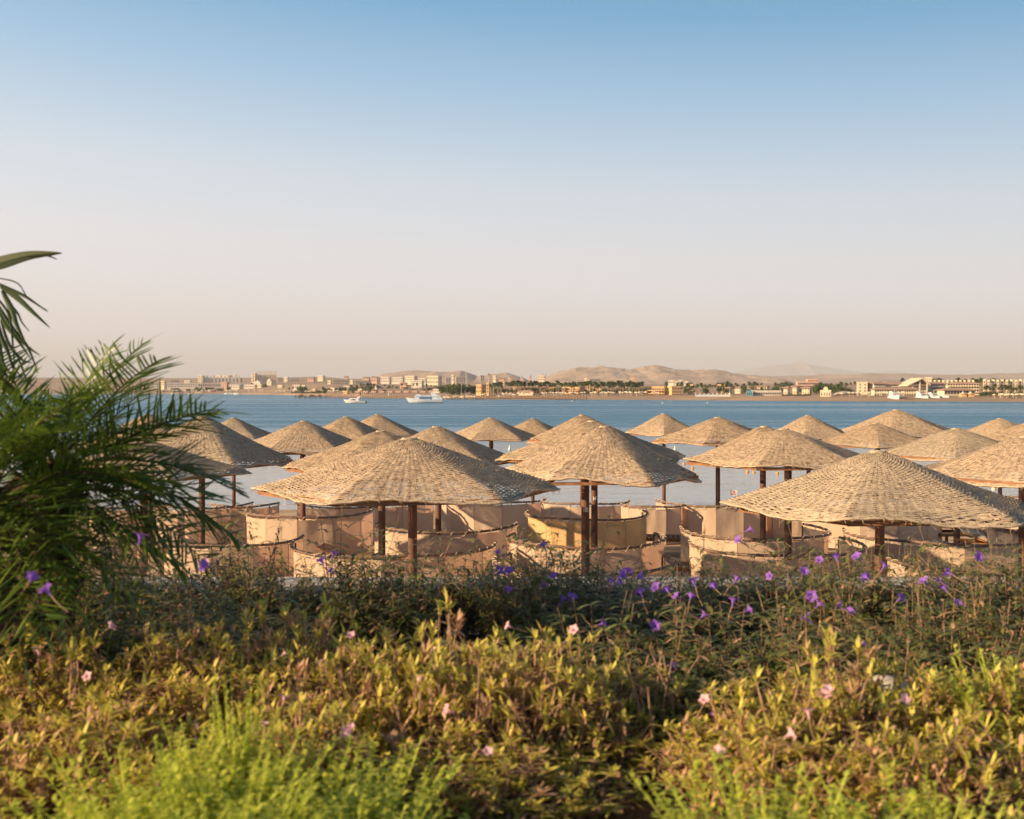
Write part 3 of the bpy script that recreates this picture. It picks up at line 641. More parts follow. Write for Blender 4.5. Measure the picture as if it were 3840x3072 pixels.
SM = [ (600, 622, 1430, 1448, 1540, 'cream', "pale house seen through the palm tips at left"), (640, 668, 1426, 1444, 1700, 'grey', "greyish house on the skyline behind the palm tips"), (690, 716, 1428, 1446, 1700, 'pale', "pale house on the skyline left of the long hotel"),
 (857, 904, 1444, 1456, 1470, 'pale', "wide low villa under the long hotel"), (914, 962, 1444, 1466, 1460, 'pale', "wide villa with three dark floors under the striped hotel"), (963, 985, 1443, 1462, 1455, 'cream', "narrow cream villa beside a round dark tree"),
 (1040, 1064, 1446, 1474, 1330, 'cream', "cream villa stepping down to the left shore"), (1040, 1066, 1418, 1432, 1800, 'grey', "grey house on the skyline right of the striped hotel"), (1063, 1082, 1416, 1436, 1750, 'cream', "small tower-like house on the left skyline"),
 (1086, 1120, 1421, 1438, 1780, 'grey', "grey low house on the left skyline"), (1152, 1180, 1417, 1438, 1650, 'rose', "pink block on the left skyline"), (1190, 1218, 1410, 1424, 1800, 'cream', "sandy flat-topped block highest on the left skyline"),
 (1228, 1244, 1429, 1450, 1380, 'cream', "bright square tower of the walled hotel"), (1244, 1312, 1424, 1446, 1420, 'grey', "walled hotel wing with a row of dark windows"), (1290, 1306, 1412, 1432, 1450, 'rose', "pink gate tower above the walled hotel"),
 (1311, 1327, 1427, 1446, 1370, 'cream', "second bright tower of the walled hotel"), (1327, 1384, 1430, 1446, 1420, 'grey', "long blank wall right of the second bright tower"), (1360, 1387, 1415, 1432, 1500, 'rose', "gabled rose house above the long blank wall"),
 (1393, 1417, 1413, 1432, 1480, 'rose', "rose house with dark openings right of the gabled one"), (1420, 1466, 1415, 1434, 1480, 'pale', "pale block with three rows of windows in the left middle"), (1468, 1516, 1416, 1434, 1460, 'pale', "second pale block with three rows of windows"),
 (1517, 1564, 1411, 1428, 1420, 'cream', "bright cream block with open arcades on its top floor"), (1568, 1600, 1420, 1436, 1400, 'pale', "small pale block between two bright arcaded ones"), (1600, 1656, 1411, 1440, 1350, 'cream', "tall bright cream block standing above the dense trees"),
 (1097, 1129, 1445, 1458, 1150, 'pale', "pale flat villa over the wooden jetty"), (1130, 1148, 1447, 1460, 1140, 'cream', "small cream villa over the wooden jetty"), (1168, 1188, 1460, 1472, 1010, 'gold', "orange kiosk behind the wooden jetty"),
 (1238, 1269, 1457, 1472, 900, 'cream', "cream villa with three bright panels above the small motorboat"), (1287, 1313, 1450, 1464, 900, 'pale', "arcaded pale villa above the small motorboat"), (1340, 1362, 1461, 1474, 800, 'cream', "cream cottage among palms between the two boats"),
 (1400, 1420, 1450, 1462, 850, 'pale', "pale cottage among palms between the two boats, the upper one"), (1539, 1588, 1429, 1441, 1000, 'pale', "long white flat-roofed house above the palms left of the dive boat"), (1500, 1526, 1437, 1448, 950, 'rose', "rose roofed house over the palms left of the dive boat"),
 (1287, 1307, 1469, 1482, 770, 'gold', "orange box-shaped beach hut left of the row of dark huts"), (1624, 1655, 1463, 1470, 640, 'pale', "white shade canopy building by the dense trees"), (720, 761, 1471, 1480, 1430, 'pale', "long white waterside building at the far left shore"),
 (824, 838, 1456, 1466, 1460, 'rose', "pink kiosk at the far left shore"), (780, 806, 1463, 1473, 1440, 'rose', "rose low house at the far left shore"),
 (1693, 1704, 1407, 1430, 1500, 'cream', "bright narrow tower block left of the lattice mast"), (1670, 1690, 1418, 1432, 1500, 'grey', "low grey block left of the bright narrow tower block"), (1706, 1745, 1416, 1432, 1550, 'grey', "low grey block behind the lattice mast"), (1800, 1816, 1409, 1426, 1500, 'grey', "grey flat-topped block between mast and palm-shaped mast"),
 (1848, 1863, 1410, 1428, 1450, 'cream', "bright block right of the palm-shaped mast"), (1866, 1895, 1419, 1432, 1450, 'rose', "low rose block right of the palm-shaped mast"),
 (2191, 2204, 1420, 1438, 1300, 'cream', "white water-tower block before the hills"), (2205, 2250, 1423, 1436, 1350, 'grey', "grey row of flats before the hills"), (2362, 2389, 1411, 1428, 2300, 'rose', "lone tower block standing before the hills"),
 (2506, 2530, 1428, 1438, 1000, 'pale', "white villa on the rise before the hills, the left one"), (2530, 2546, 1431, 1440, 990, 'pale', "low white villa on the rise, second from left"), (2545, 2561, 1427, 1440, 1000, 'pale', "white villa with a raised middle on the rise"), (2566, 2583, 1432, 1440, 990, 'pale', "low white villa on the rise, the right one"),
 (1925, 1941, 1448, 1472, 640, 'gold', "narrow orange building among the tall palms"), (2062, 2082, 1445, 1462, 680, 'gold', "orange gable between the tall palms"), (2588, 2602, 1445, 1468, 600, 'gold', "arched orange tower right of the orange hotel"), (2580, 2603, 1467, 1482, 540, 'gold', "low orange house under the arched tower"),
 (2692, 2725, 1445, 1460, 640, 'gold', "orange house left of the cream villas"), (3470, 3500, 1418, 1434, 700, 'cream', "cream house with a barrel roof behind the gabled hotel") ]
for (x0, x1, yt, yb, d, m, lab) in SM:
    w = x1 - x0; building(lab, x0, x1, yt, yb, d, m, 22 if m in ('cream', 'gold') else (-10 if m == 'grey' else 12), None, (max(2, int(w / 7)), 2 if yb - yt > 11 else 1), name="house", wfrac=.45, roof=(0.9 if m == 'rose' and w < 30 else None), arch=0)
# orange seafront hotels
building("orange seafront building beside the dense trees", 1785, 1822, 1446, 1475, 560, 'gold', 24, 6, (4, 2))
t = building("orange domed tower beside the palm-shaped mast", 1824, 1836, 1440, 1474, 556, 'gold', 12, 2, (1, 3), name="domed_tower", dome=.8)
building("long brown-roofed restaurant behind the tall palms", 1945, 2062, 1452, 1470, 620, 'rose', 4, 8, (14, 1), roof=1.6, wfrac=.6)
building("sand coloured beach hall with a low pitched roof", 1945, 2007, 1470, 1484, 548, 'cream', 16, 5, None, roof=0.9, name="beach_hall")
building("orange hotel wing with balconies behind the tall palms", 2111, 2194, 1455, 1478, 560, 'gold', 20, 8, (9, 2), bal=1, wfrac=.6)
building("orange hotel wing hidden behind the thickest tall palms", 2196, 2262, 1446, 1474, 600, 'gold', 8, 8, (8, 2), wfrac=.6)
building("orange hotel with wide arched balconies left of its corner tower", 2420, 2508, 1454, 1478, 540, 'gold', 22, 7, (8, 2), bal=1, wfrac=.72)
building("brown corner tower of the orange hotel", 2509, 2556, 1452, 1486, 536, 'gold', -12, 6, (5, 3), wfrac=.5, name="corner_tower")
for (x0, x1, yt, yb, d, lab) in ((2724, 2755, 1454, 1476, 560, "cream villa with a tiled roof, leftmost of the three by the orange house"), (2757, 2796, 1453, 1472, 580, "cream villa with a tiled roof, middle one of the three"), (2799, 2838, 1451, 1470, 590, "cream villa with a tiled roof, right one of the three"), (2840, 2894, 1448, 1468, 590, "wide cream villa with a round porch behind the beach bar"),
    (2939, 2975, 1453, 1482, 500, "square white beach villa, the left one of the pair"), (2973, 3008, 1448, 1480, 515, "higher rear part of the left white beach villa"), (3009, 3058, 1454, 1480, 500, "square white beach villa with four windows, right one of the pair")):
    building(lab, x0, x1, yt, yb, d, 'cream', 24, 7, (3, 2), roof=.55, name="villa", cat="house", wfrac=.28)
building("long low beach bar with a pale awning roof", 2827, 2932, 1469, 1483, 490, 'pale', 4, 6, (12, 1), name="beach_bar", wfrac=.7)
building("teal fronted beach kiosk left of the beach bar", 2800, 2827, 1470, 1485, 488, 'teal', 10, 4, (3, 1), name="beach_kiosk")
t = building("unfinished concrete building with open floors", 2993, 3076, 1434, 1455, 640, 'rose', 8, 9, (12, 2), wfrac=.78, name="unfinished_building")
building("open top floor of the unfinished concrete building", 3030, 3076, 1425, 1434, 650, 'rose', 8, 8, (5, 1), wfrac=.75, name="open_floor")
t = building("small yellow chapel-like pavilion with a bell turret on the beach", 3078, 3124, 1468, 1489, 462, 'cream', 18, 3.5, (4, 1), name="pavilion", wfrac=.35)
b = MB(); b.box(-.9, .9, -.9, .9, 0, 1.4); b.box(-.6, .6, -.6, .6, 1.403, 1.9); b.build("turret", M['cream'], t, loc=(0, 0, (at(3100, 1460, 464).z - t.location.z) - .9))
t = thing("tent_roof_hall", "low hall under a wide dark tent-like roof", "beach hall", at(3168, 1484, 480))
b = MB(); n_ = 12
for i in range(n_ + 1):
    u = i / n_; x = (u - .5) * 10.5; h = 0.6 + 1.5 * math.sin(PI * u) ** .8
    for y, z in ((-3, h * .55), (0, h), (3, h * .55)): b.v.append((x, y, z))
for i in range(n_):
    for j in (0, 1): b.f.append((i * 3 + j, i * 3 + j + 3, i * 3 + j + 4, i * 3 + j + 1)); b.m.append(0)
b.build("roof", M['grey'], t, True); b = MB(); b.box(-4, 4, -1.5, 2, -2, .4); b.build("wall", M['rose'], t)
# big hotel at right
building("white end block of the gabled hotel", 3218, 3266, 1437, 1472, 500, 'cream', 14, 7, (2, 3), wfrac=.25, name="hotel_block")
building("left wing of the gabled hotel with three dark balcony rows", 3266, 3318, 1438, 1474, 500, 'pale', -8, 9, (7, 3), bal=1, roof=.9, wfrac=.75, name="hotel_wing")
building("inner left wing of the gabled hotel", 3311, 3412, 1440, 1462, 505, 'pale', -4, 9, (12, 2), bal=1, roof=1.0, wfrac=.75, name="hotel_wing")
building("inner right wing of the gabled hotel", 3474, 3562, 1438, 1464, 505, 'pale', -10, 9, (11, 2), bal=1, roof=.8, wfrac=.75, name="hotel_wing")
t = building("glazed centre of the hotel under a tall asymmetric gable", 3410, 3474, 1446, 1464, 498, 'pale', -4, 9, (6, 2), wfrac=.7, name="hotel_centre")
zz = at(0, 1446, 498).z - t.location.z; b = MB(); pk = at(0, 1421, 498).z - t.location.z
for y0, y1 in ((-7, 5),):
    P = [(-6.2, zz - .3), (0.8, pk), (4.6, zz)]; o_ = .45
    for (xa, za), (xb, zb) in zip(P, P[1:]):
        b.loft([[(xa, y0, za), (xa, y1, za), (xa, y1, za + o_), (xa, y0, za + o_)], [(xb, y0, zb), (xb, y1, zb), (xb, y1, zb + o_), (xb, y0, zb + o_)]])
b.build("roof", M['cream'], t)
b = MB(); b.face([(-5.4, -4.55, zz + .02), (4.2, -4.55, zz + .02), (0.8, -4.55, pk - .1)]); b.build("gable_glass", M['glass'], t)
for x in (-3.6, -.2, 3.2):
    b = MB(); b.box(x - .25, x + .25, -6.5, -6.0, 0, pk - .3 - abs(x - .8) * .72); b.build("pillar", M['cream'], t)
building("long low seafront wing with arches before the gabled hotel", 3282, 3448, 1459, 1487, 470, 'cream', 6, 7, (18, 2), roof=.7, wfrac=.6, name="seafront_wing")
building("golden right wing of the gabled hotel", 3560, 3684, 1438, 1472, 480, 'cream', 16, 8, (12, 3), bal=1, roof=.7, wfrac=.6, name="hotel_wing")
building("low glass-fronted restaurant right of the moored boats", 3533, 3658, 1462, 1482, 455, 'cream', -6, 6, (10, 1), roof=.7, wfrac=.75, name="restaurant")
for i in range(10):
    x0 = 3688 + i * 17; building("stepped sand coloured hotel bay at the right edge, one of a long even row" , x0, x0 + 17, 1428 + (i % 2) * 1.5, 1478, 455 - 2 * (i % 2), 'cream', 22, 4, (1, 4), wfrac=.55, name="hotel_bay", bal=1, group="stepped hotel bays at the right edge")
for i in range(12):
    x0 = 3470 + i * 16; building("small sunlit roof turret in the even row behind the gabled hotel", x0, x0 + 10, 1429, 1440, 620, 'cream', 30, 1.2, None, name="roof_turret", group="roof turrets in a row behind the gabled hotel")
for k, x0 in enumerate((3600, 3628)):
    p = at(x0 + 11, 1489, 440); t = thing("beach_kiosk", "wooden kiosk with a pointed roof, " + ("left" if k == 0 else "right") + " one of two on the right beach", "kiosk", p)
    b = MB(); b.box(-1.1, 1.1, -1.1, 1.1, -.3, 1.3); b.build("wall", M['gold'], t); b = MB(); b.lathe([(1.7, 1.3), (.5, 1.7), (.12, 2.1), (.05, 2.5), (.001, 2.55)], 8); b.build("roof", M['cream'], t)
# spires, masts, dome
for px, yt, yb, lab in ((1910, 1402, 1430, "slim spired turret left of the palace"), (1957, 1407, 1430, "small spired turret in the distance"), (1988, 1401, 1432, "pointed turret with two tiers left of the palace")):
    d = 1700; p = at(px, yb, d); h = (yb - yt) / F * d; t = thing("spired_turret", lab, "turret", p)
    b = MB(); b.box(-2.4, 2.4, -2.4, 2.4, -4, h * .5); b.build("wall", M['rose'], t); b = MB(); b.lathe([(2.6, h * .5), (1.2, h * .68), (.5, h * .8), (.001, h)], 8); b.build("spire", M['grey'], t)
t = building("distant palace with three pointed spires", 2017, 2046, 1410, 1428, 1700, 'cream', 14, 7, (5, 2), name="palace")
for x, hh in ((2, 5.5), (-1, 3.5), (6, 5)):
    b = MB(); b.lathe([(1.4, 0), (.8, 1.5), (.001, hh)], 8); b.build("spire", M['grey'], t, loc=(x, 0, at(0, 1410, 1700).z - t.location.z))
p = at(1749, 1447, 900); h = (1447 - 1390) / F * 900; t = thing("lattice_mast", "tall pale lattice mast above the dense trees", "mast", p)
b = MB()
for a in range(3): b.beam((.55 * math.cos(a * 2.09), .55 * math.sin(a * 2.09), -2), (.22 * math.cos(a * 2.09), .22 * math.sin(a * 2.09), h), .16, .16)
for i in range(12):
    z = i * h / 12; r = .55 - .33 * i / 12
    for a in range(3): b.beam((r * math.cos(a * 2.09), r * math.sin(a * 2.09), z), (r * math.cos(a * 2.09 + 2.09), r * math.sin(a * 2.09 + 2.09), z + h / 12), .09, .09)
b.build("lattice", M['pale'], t)
b = MB(); b.tube([(0, 0, h), (0, 0, h + 2)], .09, 6); b.build("antenna", M['pale'], t); b = MB(); b.lathe([(.001, h * .62), (.5, h * .62), (.5, h * .66), (.001, h * .66)], 8); b.build("dish", M['white'], t)
p = at(1832, 1445, 700); h = (1445 - 1403) / F * 700; t = thing("palm_shaped_mast", "tall thin telephone mast with a flared top like a palm", "mast", p)
b = MB(); b.tube([(0, 0, -2), (0, 0, h)], .14, 8); b.build("pole", M['pale'], t); b = MB(); b.lathe([(.15, h - 1.6), (.5, h - 1.0), (.4, h - .6), (.95, h - .2), (.7, h + .3), (.001, h)], 10); b.build("antenna_head", M['grey'], t)
t = thing("white_dome", "shallow white dome among the palms", "dome", at(1982, 1446, 800)); b = MB(); b.lathe([(2.6 * math.cos(a * PI / 16), 1.1 + 1.6 * math.sin(a * PI / 16)) for a in range(9)], 20); b.build("dome_shell", M['white'], t, True); b = MB(); b.lathe([(2.4, -2), (2.4, 1.1)], 20); b.build("wall", M['pale'], t)
# dark huts in a row, street lamps
for i in range(10):
    x0 = 1330 + i * 31; building("low brown beach hut in the long even row above the pier", x0, x0 + 20, 1470, 1481, 720 - i * 6, 'rose', 6, 4, (2, 1), name="beach_hut", wfrac=.6, group="beach huts above the pier")
for px, yt in ((1730, 1436), (1850, 1447), (1865, 1449), (2223, 1444)):
    p = at(px, 1476, 545); h = (1476 - yt) / F * 545; t = thing("street_lamp", {1730: "street lamp against the dense trees", 1850: "street lamp right of the domed tower", 1865: "second street lamp right of the domed tower", 2223: "street lamp before the palm-hidden orange wing"}[px], "street lamp", p)
    b = MB(); b.tube([(0, 0, -1), (0, 0, h * .85), (-.3, 0, h)], .07, 6); b.build("lamp_post", M['pale'], t); b = MB(); b.box(-.95, -.28, -.1, .1, h - .04, h + .08); b.build("lamp_head", M['grey'], t)
# white wall with posts
t = thing("beach_wall", "low white beach wall with evenly spaced posts", "wall", at(2609, 1484, 478))
b = MB(); b.box(0, 15, -.1, .1, -.4, .45); b.build("wall_panel", M['white'], t)
for i in range(9): b = MB(); b.box(-.13, .13, -.14, .14, -.4, .95); b.lathe([(.12, .95), (.16, 1.1), (.001, 1.25)], 8); b.build("post", M['white'], t, loc=(i * 1.87 + .01, 0, 0))
# ------------------------------------------------------------------ far palms, trees, beach umbrellas
def palm_proto(seed, h):
    rnd = random.Random(seed); b = MB(); b.tube([(0, 0, -1.0), (.05, .02, h * .5), (.0, .05, h)], [.22, .15, .13], 7); tr = b.mesh("trunk", M['far_trunk'], True)
    b = MB()
    for i in range(34):
        az = rnd.uniform(0, 2 * PI); el = rnd.uniform(-.9, 1.25); L = rnd.uniform(1.3, 1.9); prev = None
        for s in range(6):
            u = s / 5; r = L * u; z = math.sin(el) * r - 0.42 * r * r * .5; x = math.cos(el) * r; wd = .42 * math.sin(PI * min(.97, u * .85 + .12)) * (1 if s < 5 else .3)
            ca, sa = math.cos(az), math.sin(az); c = Vector((x * ca, x * sa, h + z)); n_ = Vector((-sa, ca, 0)) * wd
            cur = (c + n_ + Vector((0, 0, -wd * .6)), c, c - n_ + Vector((0, 0, -wd * .6)))
            if prev: b.quad(prev[0], cur[0], cur[1], prev[1]); b.quad(prev[1], cur[1], cur[2], prev[2])
            prev = cur
    return tr, b.mesh("crown", M['far_palm'])
PP = [palm_proto(i, 5.2 + .5 * (i % 3)) for i in range(5)]
def far_palm(px, ytop, d, label, group, s=None):
    d = max(d, ds(px) + 30)
    g = tz(px, d); zt = CH - (ytop - HY) / F * d; i = rt.randrange(5); h0 = 5.2 + .5 * (i % 3) + .7; s_ = max(.35, (zt - g) / h0)
    t = thing("palm_tree", label, "palm tree", ((px - CX) / F * d, d, g), rt.uniform(0, 6), group)
    wd = min(s_, 1.25); a = link("trunk", PP[i][0], t); a.scale = (wd, wd, s_); c = link("crown", PP[i][1], t); c.scale = (wd, wd, wd); c.location = (0, 0, (h0 - .7) * (s_ - wd))
TALL = "tall slim palm in the dense row before the orange hotels"
for i in range(78):
    px = 1838 + i * 7.4 + rt.uniform(-3, 3)
    if 1885 < px < 1900 and rt.random() < .5: continue
    far_palm(px, 1434 + rt.uniform(-6, 6) + (4 if px < 1900 else 0), rt.uniform(548, 600) - (px - 1838) * .02, TALL, "tall palms before the orange hotels")
for i in range(70): far_palm(rt.uniform(1310, 1640), rt.uniform(1437, 1462), rt.uniform(700, 950), "green palm in the grove above the long pier", "palms in the grove above the pier")
for i in range(26): far_palm(2560 + i * 9.5 + rt.uniform(-3, 3), rt.uniform(1436, 1452), rt.uniform(560, 640), "bushy palm between the orange hotel and the white villas", "palms between orange hotel and white villas")
for i in range(34): far_palm(rt.uniform(2800, 3300), rt.uniform(1432, 1440), rt.uniform(640, 720), "palm top showing over the white villas", "palms behind the white villas")
for i in range(30): far_palm(rt.uniform(3380, 3840), rt.uniform(1417, 1426), rt.uniform(640, 760), "palm top on the skyline behind the gabled hotel", "palms on the skyline behind the gabled hotel")
for i in range(14): far_palm(3690 + i * 11 + rt.uniform(-4, 4), rt.uniform(1438, 1455), rt.uniform(430, 442), "palm before the stepped hotel at the right edge", "palms before the stepped hotel")
for i in range(36): far_palm(rt.uniform(600, 1300), rt.uniform(1450, 1464), 1440 - max(0, 0), "small palm along the far left shore", "palms along the far left shore") if i < 20 else far_palm(rt.uniform(1080, 1320), rt.uniform(1446, 1462), rt.uniform(1000, 1100), "small palm above the wooden jetty", "palms above the wooden jetty")
def tree_proto(seed, k=900):
    rnd = random.Random(seed); b = MB(); b.tube([(0, 0, -.5), (0, 0, .5)], [.07, .05], 6); tr = b.mesh("trunk", M['far_trunk'])
    b = MB(); cl = [(rnd.uniform(-.65, .65), rnd.uniform(-.5, .5), rnd.uniform(.25, .85), rnd.uniform(.22, .42)) for _ in range(15)]
    for i in range(k):
        c = rnd.choice(cl); v = Vector((rnd.gauss(0, 1), rnd.gauss(0, 1), rnd.gauss(0, 1))).normalized() * c[3] * rnd.uniform(.75, 1.05); p = Vector(c[:3]) + v * Vector((1, 1, .8)).length / 1.6
        if p.z < .02: p.z = rnd.uniform(.02, .2)
        n_ = (v.normalized() + Vector((rnd.uniform(-.6, .6), rnd.uniform(-.6, .6), rnd.uniform(-.6, .6)))).normalized(); u = n_.orthogonal().normalized() * .055; q = n_.cross(u)
        b.quad(p - u - q, p + u - q * .6, p + u + q, p - u + q * .5)
    return tr, b.mesh("crown", M['far_leaf'])
TP = [tree_proto(i) for i in range(4)]
def far_tree(px, ytop, wpx, d, label, group=None, g=None):
    d = max(d, ds(px) + 30)
    g = tz(px, d) if g is None else g; h = (CH - (ytop - HY) / F * d) - g; w = wpx / F * d / 1.8; i = rt.randrange(4)
    t = thing("tree", label, "tree", ((px - CX) / F * d, d, g), rt.uniform(0, 6), group)
    for k in (0, 1): o = link(("trunk", "crown")[k], TP[i][k], t); o.scale = (w, w, h / 1.12)
for px, yt, w in ((1660, 1444, 34), (1685, 1440, 44), (1712, 1437, 46), (1740, 1440, 44), (1765, 1442, 40), (1782, 1447, 22)):
    far_tree(px, yt, w, 580 + rt.uniform(-15, 15), "dense dark tree in the clump right of the dive boat", "dense trees right of the dive boat")
for px, yt, w in ((3068, 1440, 40), (3095, 1437, 46), (3125, 1438, 46), (3150, 1442, 44), (3175, 1452, 34)):
    far_tree(px, yt, w, 500 + rt.uniform(-10, 10), "dense dark tree in the clump left of the gabled hotel", "dense trees left of the gabled hotel")
far_tree(995, 1441, 24, 1440, "single round dark tree at the far left shore")
far_tree(1697, 1463, 24, 556, "low bright green bush before the dense trees")
for i in range(56):
    px = 1850 + i * 10.7; far_tree(px + rt.uniform(-3, 3), rt.uniform(1450, 1462), rt.uniform(16, 30), rt.uniform(590, 640), "low green tree filling the gaps behind the tall palms", "low trees behind the tall palms")
for i in range(66): far_tree(rt.uniform(1080, 1660), rt.uniform(1446, 1472), rt.uniform(16, 34), rt.uniform(760, 1000), "small tree in the grove above the long pier", "small trees above the pier")
for i in range(44): far_tree(rt.uniform(600, 1120), rt.uniform(1448, 1470), rt.uniform(14, 30), rt.uniform(1440, 1500), "small tree along the far left shore", "small trees at the far left shore")
for i in range(40): far_tree(rt.uniform(2560, 3260), rt.uniform(1444, 1464), rt.uniform(14, 26), rt.uniform(530, 640), "small tree between the villas on the right shore", "small trees between the villas")
for i in range(22): far_tree(2940 + i * 13, rt.uniform(1476, 1480), rt.uniform(12, 20), rt.uniform(462, 478), "clipped green hedge plant before the white beach villas", "hedge plants before the white beach villas") if i < 8 else far_tree(3680 + (i - 8) * 12, rt.uniform(1466, 1476), rt.uniform(16, 24), rt.uniform(428, 436), "low green bush before the stepped hotel at the right edge", "bushes before the stepped hotel")
for i in range(34):
    px = rt.uniform(1950, 3840); far_tree(px, interp([(1950, 1424), (2600, 1430), (3300, 1432), (3840, 1424)], px) + rt.uniform(-2, 5), rt.uniform(20, 34), rt.uniform(760, 1100), "distant tree in the green belt below the hills", "trees in the green belt below the hills")
b = MB(); b.lathe([(1.25, 1.55), (.9, 1.75), (.4, 2.05), (.001, 2.25)], 10); b.tube([(0, 0, -.6), (0, 0, 2.0)], .07, 5); BUM = b.mesh("beach_parasol", M['cream'])
def far_umb(px, d, lab, grp, s=1): g = tz(px, d); o = link("beach_parasol", BUM, None, ((px - CX) / F * d, d, g)); o.scale = (s, s, s); tag(o, lab, "beach parasol", grp)
for i in range(110): far_umb(rt.uniform(1660, 2515), rt.uniform(528, 545) - (0), "tiny thatched parasol in the crowded rows on the far middle beach", "parasols on the far middle beach", .85)
for i in range(26): far_umb(rt.uniform(3725, 3850), rt.uniform(421, 428), "tiny pale parasol in the rows on the right beach", "parasols on the right beach", .8)
for i in range(26): far_umb(rt.uniform(3150, 3440), rt.uniform(450, 462), "thatched parasol before the gabled hotel", "parasols before the gabled hotel", .9)
for i in range(44): far_umb(rt.uniform(700, 1290), ds(900) * 0 + rt.uniform(10, 24) + 0, "", "") if False else None
for i in range(60):
    px = rt.uniform(620, 1290); far_umb(px, ds(px) + rt.uniform(16, 40), "pale parasol in the crowd on the far left shore", "parasols on the far left shore", 1.7 if px < 1000 else 1.3)
# ------------------------------------------------------------------ piers and boats
t = thing("wooden_jetty", "dark wooden jetty on piles at the left, in front of the far shore", "jetty", at(1169, 1490, 600))
b = MB(); b.box(-9, 9, -2, 2, 0, .35); b.box(-8.8, 8.8, -1.9, -1.8, 1.0, 1.1)
b.build("deck", M['deckwood'], t)
for i in range(13):
    b = MB(); b.tube([(0, -1.6, -2.5), (0, -1.6, 1.1)], .2, 6); b.build("pile", M['boatdark'], t, loc=(-8.7 + i * 1.45, (i % 2) * 3.2, 0))
for i, (x, w_) in enumerate(((-6.5, 1.6), (-1, 2.2), (3.6, 1.4))):
    b = MB(); b.box(x, x + w_, -1, 1, .353, 1.5); b.build("cabin", M['deckwood'], t)
pa, pb = at(1232, 1490, 585), at(2200, 1488, 505)
t = thing("long_pier", "very long low pier with closely spaced posts before the far beach", "pier", pa)
v = pb - pa; v.z = 0; n_ = 100; b = MB(); b.beam((0, 0, 0.15), (v.x, v.y, 0.15), .9, .4, 0); b.build("deck", M['deckwood'], t)
pm = MB(); pm.beam((0, 0, -2.2), (0, 0, 1.15), .34, .34); pmm = pm.mesh("post", M['deckwood'])
for i in range(n_): link("post", pmm, t, v * (i / (n_ - 1)))
b = MB(); b.beam((0, -.4, .95), (v.x, v.y - .4, .95), .13, .13); b.build("handrail", M['deckwood'], t)
p = at(1458, 1484, 566); t = thing("white_statue", "small white figure-like post on the long pier between the two boats", "post", p); b = MB(); b.lathe([(.3, 0), (.32, .6), (.2, 1.0), (.22, 1.2), (.001, 1.4)], 8); b.build("body", M['white'], t)
t = thing("stone_pier", "low brown stone pier behind the moored white boats", "pier", at(3492, 1500, 432)); b = MB(); b.box(-11, 11, -1.5, 2, -1.6, .55)
for i in range(20): b.box(-11 + i * 1.1, -10.4 + i * 1.1, -1.75, -1.503, -1.4, .3)
b.build("pier_body", M['deckwood'], t)
b = MB(); rn = random.Random(3)
for i in range(40): x = rn.uniform(11, 14); s = rn.uniform(.2, .45); b.box(x - s, x + s, rn.uniform(-1.5, 0) - s, rn.uniform(0, 1) + s, -1.5, -.9 + rn.uniform(.3, 1.5), 0, rn.uniform(0, 3), (x, 0))
b.build("rubble", M['seaweed'], t)
def hull(b, L, B, H, bow=.5, bz=.6, mi=0, n=16):
    secs = []
    for i in range(n + 1):
        u = i / n; x = -L / 2 + L * u      # bow at -x
        wd = B / 2 * (1 - (1 - min(1, u / bow)) ** 2.2) if u < bow else B / 2 * (1 - .08 * (u - bow))
        wd = max(wd, .03); sh = H + bz * (1 - u) ** 2.2; rake = (1 - u) ** 2 * bz * 1.4; kb = x + rake * 1.2 if u < .3 else x
        secs.append([(x, -wd, sh), (lerp(x, kb, .6), -wd * .86, sh * .35), (kb, -wd * .5, -.35), (kb, wd * .5, -.35), (lerp(x, kb, .6), wd * .86, sh * .35), (x, wd, sh)])
    b.loft(secs, mi)
# dive boat
t = thing("dive_boat", "large white two-deck motor yacht at anchor with dark blue cabin windows", "boat", (at(1591, 1512, 372).x, 372, SEA), R_(0))
b = MB(); hull(b, 12.6, 3.6, 1.15, .55, .75); b.build("hull", M['boatshade'], t)
b = MB(); hull(b, 12.2, 3.5, .06, .5, .1); b.build("waterline", M['boatdark'], t, loc=(.15, 0, 0.02))
b = MB(); b.loft([[(-3.7, -1.3, 1.2), (5.2, -1.45, 1.2), (5.2, 1.45, 1.2), (-3.7, 1.3, 1.2)], [(-2.9, -1.25, 2.25), (4.4, -1.4, 2.25), (4.4, 1.4, 2.25), (-2.9, 1.25, 2.25)]]); c_ = b.build("cabin", M['boatshade'], t)
for i in range(6): b = MB(); b.box(-1.6 + i * .62, -1.6 + i * .62 + .48, -1.50, -1.38, 1.45, 2.05); b.build("window", M['boatblue'], c_)
b = MB(); b.box(2.15, 2.65, -1.46, -1.41, 1.2, 2.15); b.build("door", M['boatblue'], c_)
b = MB(); b.loft([[(-3.0, -1.5, 2.26), (5.7, -1.5, 2.26), (5.7, 1.5, 2.26), (-3.0, 1.5, 2.26)], [(-2.2, -1.4, 2.62), (5.5, -1.4, 2.55), (5.5, 1.4, 2.55), (-2.2, 1.4, 2.62)]]); b.build("upper_deck", M['boatshade'], t)
b = MB(); b.loft([[(-3.4, -1.0, 2.2), (-1.0, -1.0, 2.2), (-1.0, 1.0, 2.2), (-3.4, 1.0, 2.2)], [(-2.5, -.9, 3.0), (-1.2, -.9, 2.9), (-1.2, .9, 2.9), (-2.5, .9, 3.0)]]); b.build("wheelhouse", M['boatshade'], t)
b = MB(); b.loft([[(2.6, -1.3, 2.55), (5.0, -1.3, 2.55), (5.0, 1.3, 2.55), (2.6, 1.3, 2.55)], [(2.2, -1.1, 3.55), (3.0, -1.1, 3.55), (3.0, 1.1, 3.55), (2.2, 1.1, 3.55)]]); b.build("radar_arch", M['boatshade'], t)
b = MB()
